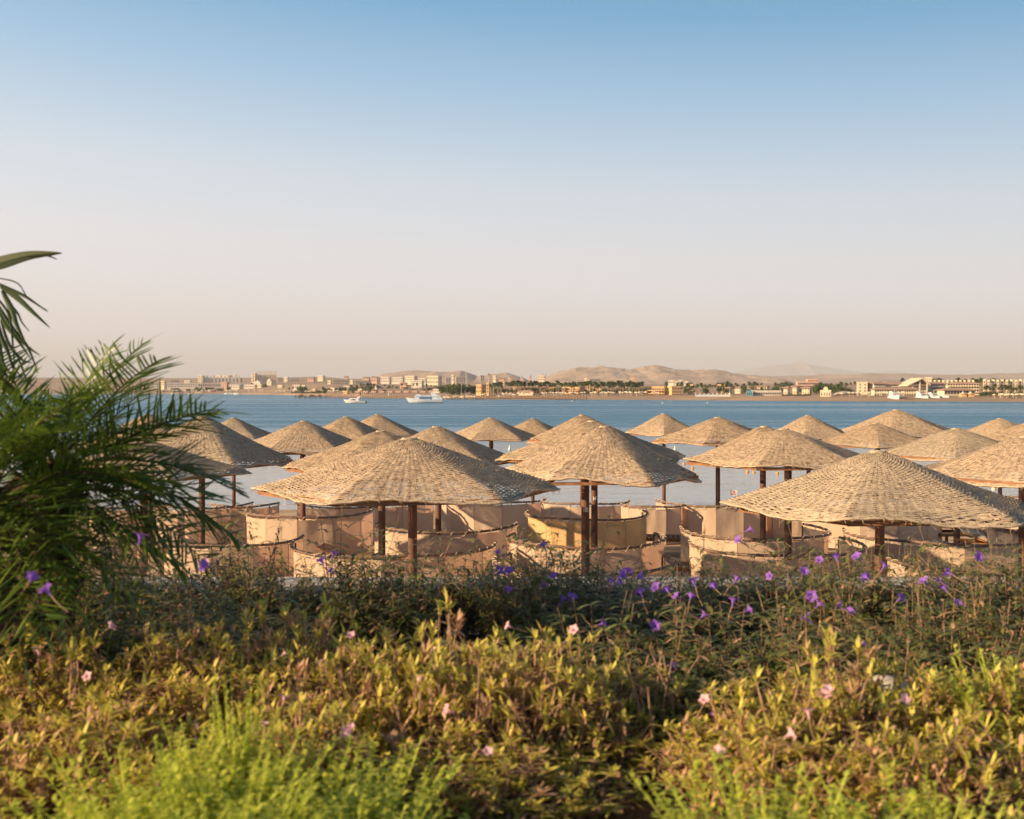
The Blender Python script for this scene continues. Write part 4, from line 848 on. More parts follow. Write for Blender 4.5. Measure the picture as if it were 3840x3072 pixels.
for x in (-5.8, -5, -4.2): b.tube([(x, -1.0, 1.5), (x, -1.0, 2.2)], .03, 4)
b.tube([(-6.2, 0, 2.4), (-5, -1.0, 2.2), (-3.6, -1.3, 2.0)], .03, 4); b.build("bow_rail", M['grey'], t)
b = MB(); b.beam((4.6, 1.3, 1.9), (6.2, 1.3, 1.3), .06, .9); b.beam((4.6, -1.3, 1.9), (6.2, -1.3, 1.3), .06, .9); b.build("stern_side", M['boatshade'], t)
# small cabin cruiser
t = thing("motorboat", "small white cabin motorboat with one dark side window at anchor", "boat", (at(1330, 1512.5, 368).x, 368, SEA), 0)
b = MB(); hull(b, 7.5, 2.6, .72, .55, .55); b.build("hull", M['boatwhite'], t)
b = MB(); b.loft([[(-2.4, -1.0, .7), (1.5, -1.05, .7), (1.5, 1.05, .7), (-2.4, 1.0, .7)], [(-1.5, -.85, 1.7), (1.2, -.9, 1.65), (1.2, .9, 1.65), (-1.5, .85, 1.7)]]); c_ = b.build("cabin", M['boatwhite'], t)
b = MB(); b.face([(-1.5, -1.03, 1.0), (.5, -1.06, 1.0), (.4, -1.02, 1.35), (-.6, -1.0, 1.38)]); b.build("window", M['boatdark'], c_)
b = MB(); b.loft([[(.4, -1, 1.65), (1.7, -1, 1.6), (1.7, 1, 1.6), (.4, 1, 1.65)], [(1.5, -.9, 2.3), (2.1, -.9, 2.35), (2.1, .9, 2.35), (1.5, .9, 2.3)]]); b.build("arch", M['boatwhite'], t)
b = MB(); b.box(3.6, 4.1, -.25, .25, .0, .75); b.build("outboard", M['boatdark'], t)
b = MB(); hull(b, 7.3, 2.5, .06, .5, .1); b.build("waterline", M['boatdark'], t, loc=(.1, 0, .02))
def bow_boat(px, d, W, H, lab, m='boatwhite', rz=80, L=14, tiers=3):
    t = thing("moored_yacht", lab, "boat", (at(px, 0, d).x, d + L / 2 - 2, SEA), R_(rz)); b = MB(); hull(b, L, W, H * .42, .45, H * .14); b.build("hull", M[m], t)
    b = MB(); z = H * .42; mm = M['boatwhite']
    for k in range(tiers):
        x0 = -L * .22 + k * 1.2; z1 = H * (.42 + .58 * (k + 1) / tiers) - .12; ww = W * (.42 - .05 * k)
        b = MB(); b.loft([[(x0, -ww, z), (L * .4, -ww, z), (L * .4, ww, z), (x0, ww, z)], [(x0 + .8, -ww * .92, z1 - .1), (L * .4, -ww * .92, z1 - .1), (L * .4, ww * .92, z1 - .1), (x0 + .8, ww * .92, z1 - .1)]]); c_ = b.build("cabin", mm, t)
        h_ = z1 - z; q = x0 + .38; b = MB(); b.face([(x0 + .3 - .03, -ww * .8, z + h_ * .35), (x0 + .3 - .03, ww * .8, z + h_ * .35), (x0 + .63 - .04, ww * .78, z + h_ * .78), (x0 + .63 - .04, -ww * .78, z + h_ * .78)]); b.build("windscreen", M['boatdark'], c_)
        z = z1
    b = MB(); b.tube([(1, 0, z - .1), (1, 0, z + .9)], .06, 5); b.build("mast", M['boatwhite'], t)
bow_boat(3367, 434, 4.2, 4.2, "white three-deck boat seen from the bow, standing alone left of the stone pier", rz=88, L=9)
bow_boat(3471, 434, 3.5, 3.8, "white yacht seen from the bow, left of two side by side at the stone pier", rz=94, L=9)
bow_boat(3515, 434, 3.6, 3.7, "white yacht seen from the bow, right of two side by side at the stone pier", rz=92, L=9)
bow_boat(3556, 436, 3.6, 2.4, "dark hulled low boat at the right end of the stone pier", 'boatdark', 150, 7, 1)
for px, s, lab in ((3755, .8, "tiny open boat with an angled bow by the right shore"), (3788, 1.15, "small white boat with a rounded cover by the right shore")):
    t = thing("small_boat", lab, "boat", (at(px, 0, 430).x, 430, SEA), R_(8)); b = MB(); hull(b, 2.8 * s, 1.1, .4 * s, .5, .3); b.build("hull", M['boatwhite'], t); b = MB(); b.loft([[(-.6 * s, -.45, .4), (.9 * s, -.45, .4), (.9 * s, .45, .4), (-.6 * s, .45, .4)], [(-.2 * s, -.35, .9), (.8 * s, -.35, .95), (.8 * s, .35, .95), (-.2 * s, .35, .9)]]); b.build("cover", M['boatwhite'], t)
for i in range(9):
    b = MB(); L = rt.uniform(4, 8); px = rt.uniform(640, 1060); hull(b, L, 2, 1.0, .5, .5); b.box(-L * .1, L * .3, -.7, .7, 1.0, 2.0); tag(b.build("small_boat", M['boatwhite'], None, loc=((px - CX) / F * 1300, 1300 - (px > 1000) * 170, SEA)), "tiny white boat moored off the far left shore", "boat", "tiny boats off the far left shore")

# ------------------------------------------------------------------ palms close to the camera
def leaflet(b, p, d, L, w, droop, rnd, seg=4):
    d = d.normalized(); s = d.cross(Vector((0, 0, 1)));
    if s.length < .05: s = Vector((1, 0, 0))
    s.normalize(); s = (s + Vector((rnd.uniform(-.5, .5), rnd.uniform(-.5, .5), rnd.uniform(-.5, .5)))).normalized(); base = len(b.v)
    for i in range(seg + 1):
        u = i / seg; c = p + d * L * u + Vector((0, 0, -droop * L * u * u)); ww = w * (.55 + 1.1 * u) * (1 - u) ** .7 + w * .04
        b.v.append(tuple(c + s * ww)); b.v.append(tuple(c - s * ww))
    for i in range(seg): q = base + i * 2; b.f.append((q, q + 1, q + 3, q + 2)); b.m.append(0)
def frond_mesh(rnd, L, curve, m, npair=27, ll=.31, lw=.0085, stalk=.22):
    b = MB(); pts = []; n_ = 24
    for i in range(n_ + 1):
        u = i / n_; pts.append(Vector((L * u * (1 - .12 * curve * u), .03 * math.sin(u * 3 + curve), -curve * L * .42 * u ** 2.1)))
    b.tube(pts, [.0085 * (1 - .8 * i / n_) for i in range(n_ + 1)], 5, 1)
    for i in range(npair):
        u = stalk + (1 - stalk) * (i + .5) / npair; f = u * n_; k = min(n_ - 1, int(f)); p = pts[k].lerp(pts[k + 1], f - k); t = (pts[k + 1] - pts[k]).normalized()
        prof = math.sin(PI * min(1, (u - stalk) / (1 - stalk) * .85 + .12)) ** .6
        for s in (-1, 1):
            side = Vector((0, s, 0)); d = t * rnd.uniform(.55, .95) + side * rnd.uniform(.75, 1.0) + Vector((0, 0, rnd.uniform(.05, .5)))
            leaflet(b, p, d, ll * prof * rnd.uniform(.8, 1.12), lw, rnd.uniform(.02, .22), rnd)
    leaflet(b, pts[-1], pts[-1] - pts[-2], ll * .5, lw, .2, rnd)
    return b.mesh("frond", m)
rp = random.Random(12)
FR = [frond_mesh(rp, L, c, [M['frond'], M['bark']]) for L, c in ((.92, .4), (1.0, .7), (.9, 1.0), (.8, .15), (.95, 1.4))]
def close_palm(px, py, d, label, n, elr, s=1.0, seed=0, azs=None):
    rnd = random.Random(seed); c = at(px, py, d); t = thing("palm_tree", label, "palm tree", (c.x, c.y, 1.7)); h = c.z - 1.7
    b = MB(); prof = []
    for i in range(14): z = -.1 + (h + .1) * i / 13; prof.append((.10 + .03 * math.sin(i * 2.4) + .03 * (i % 2), z))
    b.lathe(prof, 12); b.build("trunk", M['bark'], t, True)
    b = MB()
    for i in range(70):     # old leaf bases
        a = rnd.uniform(0, 6.28); z = rnd.uniform(.05, h); b.tube([(.09 * math.cos(a), .09 * math.sin(a), z), (.19 * math.cos(a), .19 * math.sin(a), z + .10)], [.03, .01], 4)
    b.build("leaf_bases", M['bark'], t)
    for i in range(n):
        az = 2.399963 * i + rnd.uniform(-.2, .2); u = i / n; el = lerp(elr[0], elr[1], u ** .8) + rnd.uniform(-.12, .12)
        o = link("frond", FR[4] if el < -.05 else rnd.choice(FR[:4]), t, (0.03 * math.cos(az), .03 * math.sin(az), h - .12 * u))
        k = s * rnd.uniform(.85, 1.12); o.scale = (k, k, k); o.rotation_euler = Matrix.Rotation(az, 3, 'Z').to_euler() if False else (Matrix.Rotation(az, 3, 'Z') @ Matrix.Rotation(-el, 3, 'Y') @ Matrix.Rotation(rnd.uniform(-.5, .5), 3, 'X')).to_euler()
    for az, el, k in ((-.15, .5, 1.25), (.25, .3, 1.3), (-.35, .12, 1.3), (.1, .05, 1.35), (-.6, -.1, 1.1), (-.1, -.25, 1.15), (-1.2, .1, 1.0), (-1.5, .35, 1.0), (-.9, -.3, 1.1)):
        o = link("frond", FR[rnd.randrange(3)], t, (0, 0, h - .04)); k *= s; o.scale = (k, k, k); o.rotation_euler = (Matrix.Rotation(az, 3, 'Z') @ Matrix.Rotation(-el, 3, 'Y') @ Matrix.Rotation(rnd.uniform(-.5, .5), 3, 'X')).to_euler()
    return t
close_palm(190, 1740, 5.7, "small feathery green palm at the left, its fronds arching over the windbreaks", 38, (1.35, -.42), .86, 3)
close_palm(-60, 1840, 5.2, "darker feathery palm cut by the left edge of the picture", 36, (1.25, -.42), .84, 5)
# hanging leaf tips of a larger palm outside the frame
c = at(-900, 1300, 6.2); t = thing("tall_palm", "larger palm reaching in from the left edge with long hanging leaf blades", "palm tree", (c.x, c.y, 1.7)); hh = c.z - 1.7
b = MB(); b.lathe([(.16, -.1), (.13, hh * .5), (.12, hh)], 12); b.build("trunk", M['bark'], t, True)
org = Vector((c.x, c.y, 1.7))
def blade(b, pts, w, tw):
    pts = [at(x, y, dd) - org for x, y, dd in pts]; n_ = 14; base = len(b.v); P = []
    for i in range(n_ + 1):
        u = i / n_ * (len(pts) - 1); k = min(len(pts) - 2, int(u)); f = u - k; p0 = pts[max(0, k - 1)]; p1 = pts[k]; p2 = pts[k + 1]; p3 = pts[min(len(pts) - 1, k + 2)]
        P.append(.5 * ((2 * p1) + (p2 - p0) * f + (2 * p0 - 5 * p1 + 4 * p2 - p3) * f * f + (3 * p1 - p0 - 3 * p2 + p3) * f ** 3))
    for i in range(n_ + 1):
        u = i / n_; d = (P[min(n_, i + 1)] - P[max(0, i - 1)]).normalized(); s = d.cross(Vector((math.sin(tw) * .3, 1, 0))).normalized(); ww = w / F * 6 * (min(1, .5 + u * 1.6)) * (1 - u ** 2.2) + .0012
        b.v += [tuple(P[i] + s * ww + Vector((0, .01, 0))), tuple(P[i]), tuple(P[i] - s * ww + Vector((0, .01, 0)))]
    for i in range(n_):
        for j in (0, 1): q = base + i * 3 + j; b.f.append((q, q + 1, q + 4, q + 3)); b.m.append(0)
b = MB(); b.tube([at(-900, 1300, 6.2) - org, at(-600, 1010, 6.1) - org, at(-300, 940, 6) - org, at(-120, 985, 6) - org], [.02, .018, .012, .006], 6)
blade(b, [(-160, 1030, 6), (0, 985, 6), (110, 957, 6), (232, 948, 6)], 27, .3); blade(b, [(100, 962, 6), (170, 958, 6), (212, 973, 6)], 4, .1); b.build("frond", M['frond_hi'], t)
b = MB(); b.tube([at(-900, 1300, 6.2) - org, at(-600, 1100, 6.0) - org, at(-300, 1020, 5.9) - org, at(-60, 1075, 5.9) - org, at(10, 1170, 5.9) - org], [.02, .018, .012, .008, .003], 6)
for pts, w_ in (([(-40, 1050), (70, 1100), (120, 1130), (177, 1170)], 6), ([(-30, 1040), (60, 1060), (105, 1120), (178, 1165)], 2), ([(0, 1075), (60, 1115), (120, 1170), (185, 1230)], 12), ([(5, 1090), (40, 1160), (60, 1220), (100, 1300)], 13), ([(10, 1110), (60, 1170), (80, 1210), (108, 1243)], 4),
      ([(-10, 1160), (20, 1220), (60, 1270), (115, 1350)], 10), ([(-20, 1130), (30, 1210), (90, 1290), (150, 1335)], 8), ([(-20, 1180), (0, 1260), (30, 1330), (50, 1400)], 9), ([(-30, 1200), (-10, 1280), (5, 1340), (20, 1420)], 8), ([(0, 1200), (30, 1290), (80, 1350), (120, 1360)], 6),
      ([(-30, 1100), (30, 1180), (45, 1290), (52, 1380)], 5), ([(10, 1180), (50, 1240), (100, 1300), (140, 1400)], 7), ([(-40, 1250), (-10, 1330), (0, 1400), (10, 1480)], 9), ([(-20, 1230), (20, 1300), (40, 1360), (80, 1420)], 6), ([(60, 1330), (80, 1380), (95, 1420), (120, 1450)], 4)):
    blade(b, [(x, y, 5.9 - .01 * i) for i, (x, y) in enumerate(pts)], w_, w_ * .7)
b.build("frond", M['frond_hi'], t)
# ------------------------------------------------------------------ shrubs and flowers close to the camera
def leaf(b, p, d, L, w, droop, up, rnd, mi=0):
    d = d.normalized(); s = d.cross(up)
    if s.length < .05: s = Vector((1, 0, 0))
    s.normalize(); n_ = s.cross(d); base = len(b.v)
    for u, ww in ((0, .22), (.3, .95), (.65, 1.0), (1.0, .12)):
        c = p + d * L * u + Vector((0, 0, -droop * L * u * u)); b.v += [tuple(c + s * w * ww + n_ * w * .35 * ww), tuple(c - s * w * ww + n_ * w * .35 * ww)]
    for i in range(3): q = base + i * 2; b.f.append((q, q + 1, q + 3, q + 2)); b.m.append(mi)
def shrub_proto(kind, seed):
    rnd = random.Random(seed); fo = MB(); st = MB()
    if kind == 'y':      # low shrub with rosettes of narrow upright leaves
        for i in range(66):
            a = rnd.uniform(0, 6.28); r = .28 * math.sqrt(rnd.random()); top = Vector((r * math.cos(a), r * math.sin(a), rnd.uniform(.27, .62) * (1 - (r / .28) ** 2 * .4))); base = Vector((r * .2 * math.cos(a), r * .2 * math.sin(a), 0)); mid = base.lerp(top, .5) + Vector((rnd.uniform(-.05, .05), rnd.uniform(-.05, .05), -.02)); st.tube([base, mid, top], [.008, .006, .0035], 4, cap=False)
            if i % 3 == 0:
                for q_ in range(2): e = mid + Vector((rnd.uniform(-.12, .12), rnd.uniform(-.12, .12), rnd.uniform(.04, .16))); st.tube([base.lerp(mid, .7), e], [.005, .002], 4, cap=False)
            dry = rnd.random() < .11
            for j in range(rnd.randint(9, 13)):
                az = rnd.uniform(0, 6.28); el = rnd.uniform(.25, 1.4); d = Vector((math.cos(az) * math.cos(el), math.sin(az) * math.cos(el), math.sin(el)))
                leaf(fo, top - Vector((0, 0, rnd.uniform(0, .04))), d, rnd.uniform(.045, .092), rnd.uniform(.005, .0085), rnd.uniform(0, .3), Vector((0, 0, 1)), rnd, 1 if dry or rnd.random() < .14 else 0)
            for j in range(7):
                p = mid.lerp(top, rnd.uniform(-.2, .9)); az = rnd.uniform(0, 6.28); leaf(fo, p, Vector((math.cos(az), math.sin(az), rnd.uniform(-.9, .4))), rnd.uniform(.03, .07), .007, .6, Vector((0, 0, 1)), rnd, 1 if rnd.random() < .7 else 0)
        mats = [M['leaf_y'], M['leaf_dry']]
    elif kind == 'd':      # tall dark shrub, opposite lance-shaped leaves hanging from upright stems
        for i in range(50):
            a = rnd.uniform(0, 6.28); r = .34 * math.sqrt(rnd.random()); H = rnd.uniform(.42, .82) if rnd.random() < .86 else rnd.uniform(.85, 1.22); top = Vector((r * math.cos(a) + rnd.uniform(-.08, .08), r * math.sin(a), H)); base = Vector((r * .45 * math.cos(a), r * .45 * math.sin(a), 0)); mid = base.lerp(top, .5) + Vector((rnd.uniform(-.04, .04), rnd.uniform(-.04, .04), 0)); st.tube([base, mid, top], [.004, .0028, .0015], 4, cap=False)
            nn = rnd.randint(8, 12)
            for j in range(nn):
                u = .25 + .75 * j / (nn - 1); p = base.lerp(mid, u * 2) if u < .5 else mid.lerp(top, u * 2 - 1); az = j * 1.57 + rnd.uniform(-.5, .5)
                if rnd.random() < .12: continue
                for s in (0, PI):
                    leaf(fo, p, Vector((math.cos(az + s), math.sin(az + s), rnd.uniform(.1, .8))), rnd.uniform(.06, .11), rnd.uniform(.0065, .0115), rnd.uniform(.3, .9), Vector((0, 0, 1)), rnd, 1 if rnd.random() < .12 else 0)
            if rnd.random() < .6:
                for k in range(3): q = mid.lerp(top, rnd.uniform(.1, .7)); az = rnd.uniform(0, 6.28); e = q + Vector((math.cos(az) * .1, math.sin(az) * .1, rnd.uniform(.04, .12))); st.tube([q, e], [.003, .0015], 3, cap=False); [leaf(fo, e, Vector((math.cos(az + z), math.sin(az + z), .3)), .06, .006, .7, Vector((0, 0, 1)), rnd) for z in (0, 1.5, 3, 4.5)]
        mats = [M['leaf_d'], M['leaf_dry']]
    else:                 # soft bright green weeds with tiny dense leaves
        for i in range(84):
            a = rnd.uniform(0, 6.28); r = .20 * math.sqrt(rnd.random()); top = Vector((r * math.cos(a) * 1.25, r * math.sin(a) * 1.25, rnd.uniform(.28, .58))); base = Vector((r * .3 * math.cos(a), r * .3 * math.sin(a), 0)); top += Vector((math.cos(a), math.sin(a), 0)) * rnd.uniform(0, .12); st.tube([base, top], [.003, .0015], 3, cap=False)
            for j in range(34):
                u = .3 + .7 * j / 33; p = base.lerp(top, u); az = rnd.uniform(0, 6.28); leaf(fo, p, Vector((math.cos(az), math.sin(az), rnd.uniform(.3, 1.2))), rnd.uniform(.022, .045) * (1.5 - .7 * u), rnd.uniform(.0045, .0075), .2, Vector((0, 0, 1)), rnd)
        mats = [M['leaf_g']]
    return fo.mesh("foliage", mats), st.mesh("stems", M['leaf_g'] if kind == 'g' else M['twig'])
SP = {k: [shrub_proto(k, 10 * i + ord(k)) for i in range(n)] for k, n in (('y', 5), ('d', 5), ('g', 4))}
SH = {'y': [], 'd': [], 'g': []}
rs = random.Random(77)
def gb(x, y): return 1.7
LB = {'y': ("low yellow-green shrub with narrow leaves and dry tips in the front bed", "yellow-green shrubs in the front bed"), 'd': ("tall dark leafy shrub in the hedge before the stone wall", "dark shrubs of the hedge"), 'g': ("soft bright green weedy plant at the front edge of the bed", "bright green plants at the front")}
def shrub(kind, x, y, s=1.0, sz=1.0, lab=None):
    i = rs.randrange(len(SP[kind])); l, g = LB[kind]
    px_ = CX + x / y * F
    if kind == 'd': l = "tall dark leafy shrub in the hedge, " + ("by the foot of the palm at left" if px_ < 800 else "in front of the big front left umbrella" if px_ < 1900 else "below the umbrella numbered 185" if px_ < 2700 else "below the large low umbrella at right" if px_ < 3400 else "at its right end")
    if kind == 'y': l = "low yellow-green shrub " + ("in the left part of the bed" if px_ < 900 else "in the middle, left of the dark gap" if px_ < 2250 else "in the right mound beyond the gap") + (", back row" if y > 5 else ", middle row" if y > 4.5 else ", front row")
    if kind == 'g': l = "soft bright green weedy plant at the front, " + ("at the left corner" if px_ < 450 else "in the broad clump left of the middle" if px_ < 1700 else "right of the dark gap")
    t = thing("shrub" if kind != 'g' else "green_plant", lab or l, "shrub" if kind != 'g' else "plant", (x, y, gb(x, y)), rs.uniform(0, 6.28), None if lab else g)
    for k in (0, 1): o = link(("foliage", "stems")[k], SP[kind][i][k], t); o.scale = (s, s, sz)
    SH[kind].append((x, y, t)); return t
def pxX(px, y): return (px - CX) / F * y
# hedge
for row, y in enumerate((7.35, 6.95, 6.5)):
    n_ = 20
    for i in range(n_):
        x = -3.9 + 7.8 * (i + .5 * (row % 2)) / (n_ - 1) + rs.uniform(-.1, .1); px = CX + x / y * F
        k = interp([(-600, .8), (300, .72), (700, .74), (1000, .69), (1500, .64), (1750, .66), (2000, .76), (2400, .64), (2900, .70), (3300, .66), (3840, .66), (4500, .7)], px)
        if row == 2 and 850 < px < 1950: continue
        if row == 1 and 1050 < px < 1750 and rs.random() < .5: continue
        shrub('d', x, y + rs.uniform(-.1, .1), rs.uniform(.9, 1.15), k * rs.uniform(.82, 1.16) * (1 if row < 2 else .88))
for px, y, k in ((2250, 5.9, .72), (2500, 5.7, .66), (2750, 5.8, .74), (3000, 5.8, .72), (3250, 5.9, .75), (3500, 5.8, .76), (3720, 5.7, .75), (3880, 5.8, .78), (2380, 5.3, .55), (2620, 5.25, .52), (60, 5.9, .72), (330, 6.0, .75), (640, 6.0, .72), (2950, 5.3, .58), (3300, 5.35, .6), (3650, 5.3, .62), (850, 6.2, .68), (60, 5.3, .85), (260, 5.5, .85), (470, 5.6, .9), (700, 5.6, .85), (900, 5.8, .8)):
    shrub('d', pxX(px, y), y, 1.05, k * .74)
# yellow shrubs
for px, y, k in ((-60, 5.1, 1.2), (150, 5.1, 1.2), (380, 5.15, 1.22), (600, 5.2, 1.15), (820, 5.25, 1.05), (1020, 5.35, .98), (1230, 5.3, 1.05), (1440, 5.25, 1.05), (1650, 5.2, 1.05), (1850, 5.2, 1.1), (2030, 5.15, 1.12), (2170, 5.05, 1.0),
   (0, 4.8, .9), (260, 4.85, .92), (520, 4.8, .85), (780, 4.85, .85), (1080, 4.8, 1.0), (1330, 4.8, 1.02), (1560, 4.75, 1.0), (1800, 4.7, .95), (2020, 4.75, .9), (2160, 4.85, .78), (2290, 5.0, .62), (2420, 5.15, .66), (2560, 5.1, .6), (1900, 4.35, .5), (2080, 4.4, .42), (2640, 4.5, .5), (2240, 4.75, .4),
   (60, 4.3, .7), (420, 4.3, .72), (760, 4.3, .72), (1150, 4.3, .75), (1430, 4.3, .72), (1690, 4.25, .62),
   (2780, 4.75, .85), (2960, 4.6, .98), (3150, 4.65, 1.02), (3330, 4.7, 1.0), (3520, 4.7, .95), (3720, 4.75, .98), (3900, 4.7, 1.0), (2860, 4.25, .72), (3080, 4.2, .8), (3330, 4.15, .78), (3560, 4.2, .8), (3800, 4.2, .82)):
    shrub('y', pxX(px, y) + rs.uniform(-.05, .05), y + rs.uniform(-.06, .06), rs.uniform(.95, 1.15), k * rs.uniform(.8, 1.14))
# bright green plants in front
for px, y, k in ((120, 3.3, .82), (420, 3.35, .88), (640, 3.3, 1.0), (850, 3.4, .98), (1080, 3.35, 1.0), (1290, 3.4, .9), (1500, 3.35, .78), (560, 3.7, .98), (820, 3.75, 1.0), (1130, 3.75, 1.02), (1350, 3.8, .88), (250, 3.0, .88), (700, 2.95, 1.0), (1000, 2.95, .95), (1300, 3.0, .85), (-60, 3.1, .85), (1560, 3.0, .72), (1800, 3.3, .58),
   (2450, 3.0, .84), (2650, 2.95, .88), (2880, 3.4, 1.0), (2780, 3.05, .95), (3420, 3.4, .92), (3560, 3.2, .92), (3180, 3.0, .82), (3800, 3.0, .85), (3350, 3.0, .85), (3860, 4.6, 1.2)):
    shrub('g', pxX(px, y) + rs.uniform(-.03, .03), y, rs.uniform(.95, 1.25), k * rs.uniform(.72, .94))
t = shrub('g', pxX(890, 3.95), 3.95, .42, 1.12, "tall single bright green weed standing above the other green plants at left")
# flowers
def flower_mesh(m):
    b = MB(); rnd = random.Random(4); k = 20; rings = []
    for (r, z) in ((.12, -1.5), (.14, -.9), (.34, -.35), (.62, -.05), (1.0, .0)):
        ring = []
        for j in range(k):
            a = 2 * PI * j / k; lobe = 1 + (.20 * math.cos(5 * a) if r > .6 else (.06 * math.cos(5 * a) if r > .3 else 0)); ring.append((r * lobe * math.cos(a), r * lobe * math.sin(a), z + (.10 * math.cos(10 * a) if r > .9 else 0)))
        rings.append(ring)
    base = 0
    for r in rings: b.v += r
    for i in range(len(rings) - 1):
        for j in range(k): a = i * k + j; c = i * k + (j + 1) % k; b.f.append((a, c, c + k, a + k)); b.m.append(0)
    return b.mesh("flower", m, True)
FM = {'p': flower_mesh(M['purple']), 'k': flower_mesh(M['pink'])}
def flower(kind, px, py, y, r=.021):
    c = at(px, py, y); pool = SH['d'] if kind == 'p' else SH['y']; x_, y_, t = min(pool, key=lambda q: (q[0] - c.x) ** 2 + (q[1] - c.y) ** 2)
    o = link("flower", FM[kind], t); loc = Matrix.Rotation(-t.rotation_euler.z, 3, 'Z') @ (c - t.location); o.location = loc; r *= rs.uniform(.8, 1.15); o.scale = (r, r, r)
    o.rotation_euler = (rs.uniform(-.2, 1.3), rs.uniform(-.9, .9), rs.uniform(0, 6))
    # its own thin stalk, a sub-part
    b = MB(); b.tube([(0, 0, -1.4), (.5, .2, -3.2), (.3, .6, -6.0)], [.09, .08, .08], 4); link("stalk", STALK, o)
b = MB(); b.tube([(0, 0, -1.4), (.3, .2, -3.0), (.2, .5, -5.0)], [.12, .09, .08], 4); STALK = b.mesh("stalk", M['twig'])
PF = [(530, 2003, 4.7), (762, 2118, 4.9), (122, 2160, 4.5), (168, 2205, 4.5), (1253, 2070, 7), (1203, 2097, 7), (1235, 2138, 6.8), (1866, 2067, 6.9), (1868, 2126, 6.8), (1877, 2140, 6.8), (1908, 2137, 6.8), (2037, 2040, 6.9), (1908, 2208, 6.6), (2074, 2157, 6.6), (2046, 2190, 6.5), (2349, 2135, 6.6), (2362, 2140, 6.55), (2292, 2175, 6.5), (2326, 2177, 6.5), (2397, 2157, 6.5), (2335, 2155, 6.5),
      (2115, 2242, 6.4), (2148, 2234, 6.4), (2266, 2335, 6.0), (2455, 2200, 6.4), (2500, 2210, 6.4), (2532, 2233, 6.3), (2593, 2232, 6.3), (2598, 2172, 6.4), (2673, 2195, 6.4), (2765, 2022, 6.7), (2818, 1982, 6.8), (3072, 2098, 6.6), (3133, 2083, 6.6), (3210, 2083, 6.6), (2884, 2160, 6.4), (3018, 2140, 6.5), (2765, 2165, 6.4), (3245, 2162, 6.4), (3322, 2115, 6.5), (3672, 2087, 6.5), (3550, 2145, 6.4), (3515, 2170, 6.4), (3460, 2175, 6.4), (3538, 2200, 6.4),
      (3043, 2235, 6.2), (3075, 2262, 6.1), (3145, 2267, 6.1), (3192, 2290, 6.0), (3019, 2310, 6.0), (2812, 2285, 6.1), (3383, 2240, 6.2), (3595, 2260, 6.1), (2524, 2493, 5.5), (3232, 2410, 5.7), (2645, 2300, 6.1), (2457, 2345, 5.9), (2750, 2245, 6.3), (2682, 2680, 4.9), (2400, 2215, 6.4)]
for i, (px, py, y) in enumerate(PF): flower('p', px, py, y - (.12 if y > 5 else 0), .029)
for px, py, y in ((140, 2430, 5.2), (1072, 2445, 5.1), (1198, 2478, 5.0), (1314, 2380, 5.3), (1620, 2440, 5.2), (1068, 2608, 4.7), (1642, 2500, 4.95), (1573, 2545, 4.85), (1670, 2662, 4.6), (990, 2710, 4.4), (1312, 2725, 4.3), (2150, 2360, 5.1), (2098, 2412, 5.0), (3395, 2620, 4.4), (3090, 2600, 4.5), (3028, 2660, 4.4), (2970, 2750, 4.2), (2700, 2810, 4.15), (1830, 2815, 4.2), (325, 2535, 4.9), (1900, 2345, 5.2), (1298, 2745, 4.3), (2640, 2620, 4.7), (420, 2345, 5.4), (3106, 2580, 4.5)):
    flower('k', px, py, y - .15, .0235)
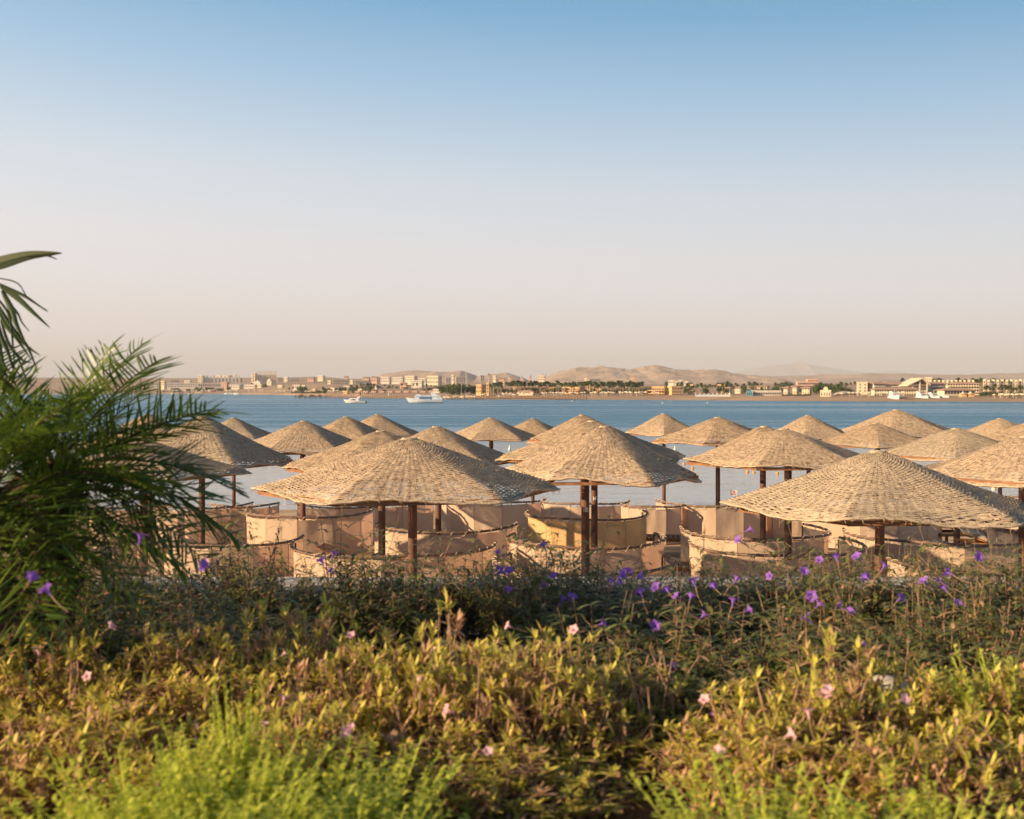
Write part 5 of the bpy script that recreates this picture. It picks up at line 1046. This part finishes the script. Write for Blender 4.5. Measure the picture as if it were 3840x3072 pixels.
# dead leaves and twigs on the soil, hose, stones
b = MB(); rl = random.Random(9)
for i in range(9000):
    y = rl.uniform(3.6, 7.3); x = rl.uniform(-.55, .55) * y; p = Vector((x, y, 1.70 + .05 * fbm(x * 2, y * 2) + rl.uniform(.004, .03))); a = rl.uniform(0, 6.28); leaf(b, p, Vector((math.cos(a), math.sin(a), rl.uniform(-.1, .3))), rl.uniform(.02, .06), rl.uniform(.003, .008), .2, Vector((0, 0, 1)), rl)
tag(b.build("leaf_litter", M['litter']), "dry brown fallen leaves and twigs scattered over the soil under the shrubs", "leaf litter", None, 'stuff')
p = [at(2280, 2935, 4.68), at(2380, 2965, 4.62), at(2470, 2990, 4.55), at(2570, 3020, 4.48), at(2760, 3060, 4.4)]
b = MB(); b.tube([Vector((q.x, q.y, 1.745)) for q in p], .014, 10); tag(b.build("garden_hose", M['hose'], None, True), "black irrigation hose lying on the bare soil between the shrubs", "hose")
for px, py, d, r, lab in ((3350, 2555, 4.95, .17, "pale round boulder half hidden behind the shrubs at right"), (1655, 2415, 5.45, .09, "pale rounded stone showing behind the middle yellow shrubs")):
    c = at(px, py, d); b = MB(); prof = [(max(.001, r * math.sin(PI * k / 12) * (1 + .04 * math.sin(k * 3))), -r * math.cos(PI * k / 12)) for k in range(13)]; b.lathe(prof, 18)
    o = b.build("boulder", M['stone'], None, True, (c.x, c.y + .1, c.z - r * .9)); b2 = o; tag(o, lab, "boulder"); o.scale = (1, .9, 1)
    # it rests on the soil on its buried lower half
    o.scale.z = (c.z - 1.68) / (2 * r) * 1.0; o.location.z = 1.68 + (c.z - 1.68) / 2
# dry sticks in the gap
b = MB()
for i in range(60):
    px = rl.uniform(1850, 2560); y = rl.uniform(4.7, 5.2); x = pxX(px, y); a = rl.uniform(-.5, .5); h = rl.uniform(.2, .55); b.tube([(x, y, 1.68), (x + a * .15, y, 1.7 + h * .5), (x + a * .4 + rl.uniform(-.05, .05), y, 1.7 + h)], [.008, .006, .002], 5, cap=False)
tag(b.build("dry_stems", M['twig']), "bare brown stems standing in the gap between the yellow shrubs", "dry stems", None, 'stuff')
# ------------------------------------------------------------------ haze
b = MB(); b.box(-20000, 20000, -30, 25000, -4, 640); o = b.build("haze", []); o["kind"] = 'stuff'; o["label"] = "pale warm haze lying over the bay and the desert hills"; o["category"] = "haze"
hm = bpy.data.materials.new("haze"); hm.use_nodes = True; n = hm.node_tree; n.nodes.remove(n.nodes["Principled BSDF"]); v = n.nodes.new("ShaderNodeVolumePrincipled")
v.inputs['Color'].default_value = (0.86, 0.90, 0.98, 1); v.inputs['Density'].default_value = 0.0001; v.inputs['Anisotropy'].default_value = 0.0; n.links.new(v.outputs[0], n.nodes["Material Output"].inputs['Volume']); o.data.materials.append(hm)
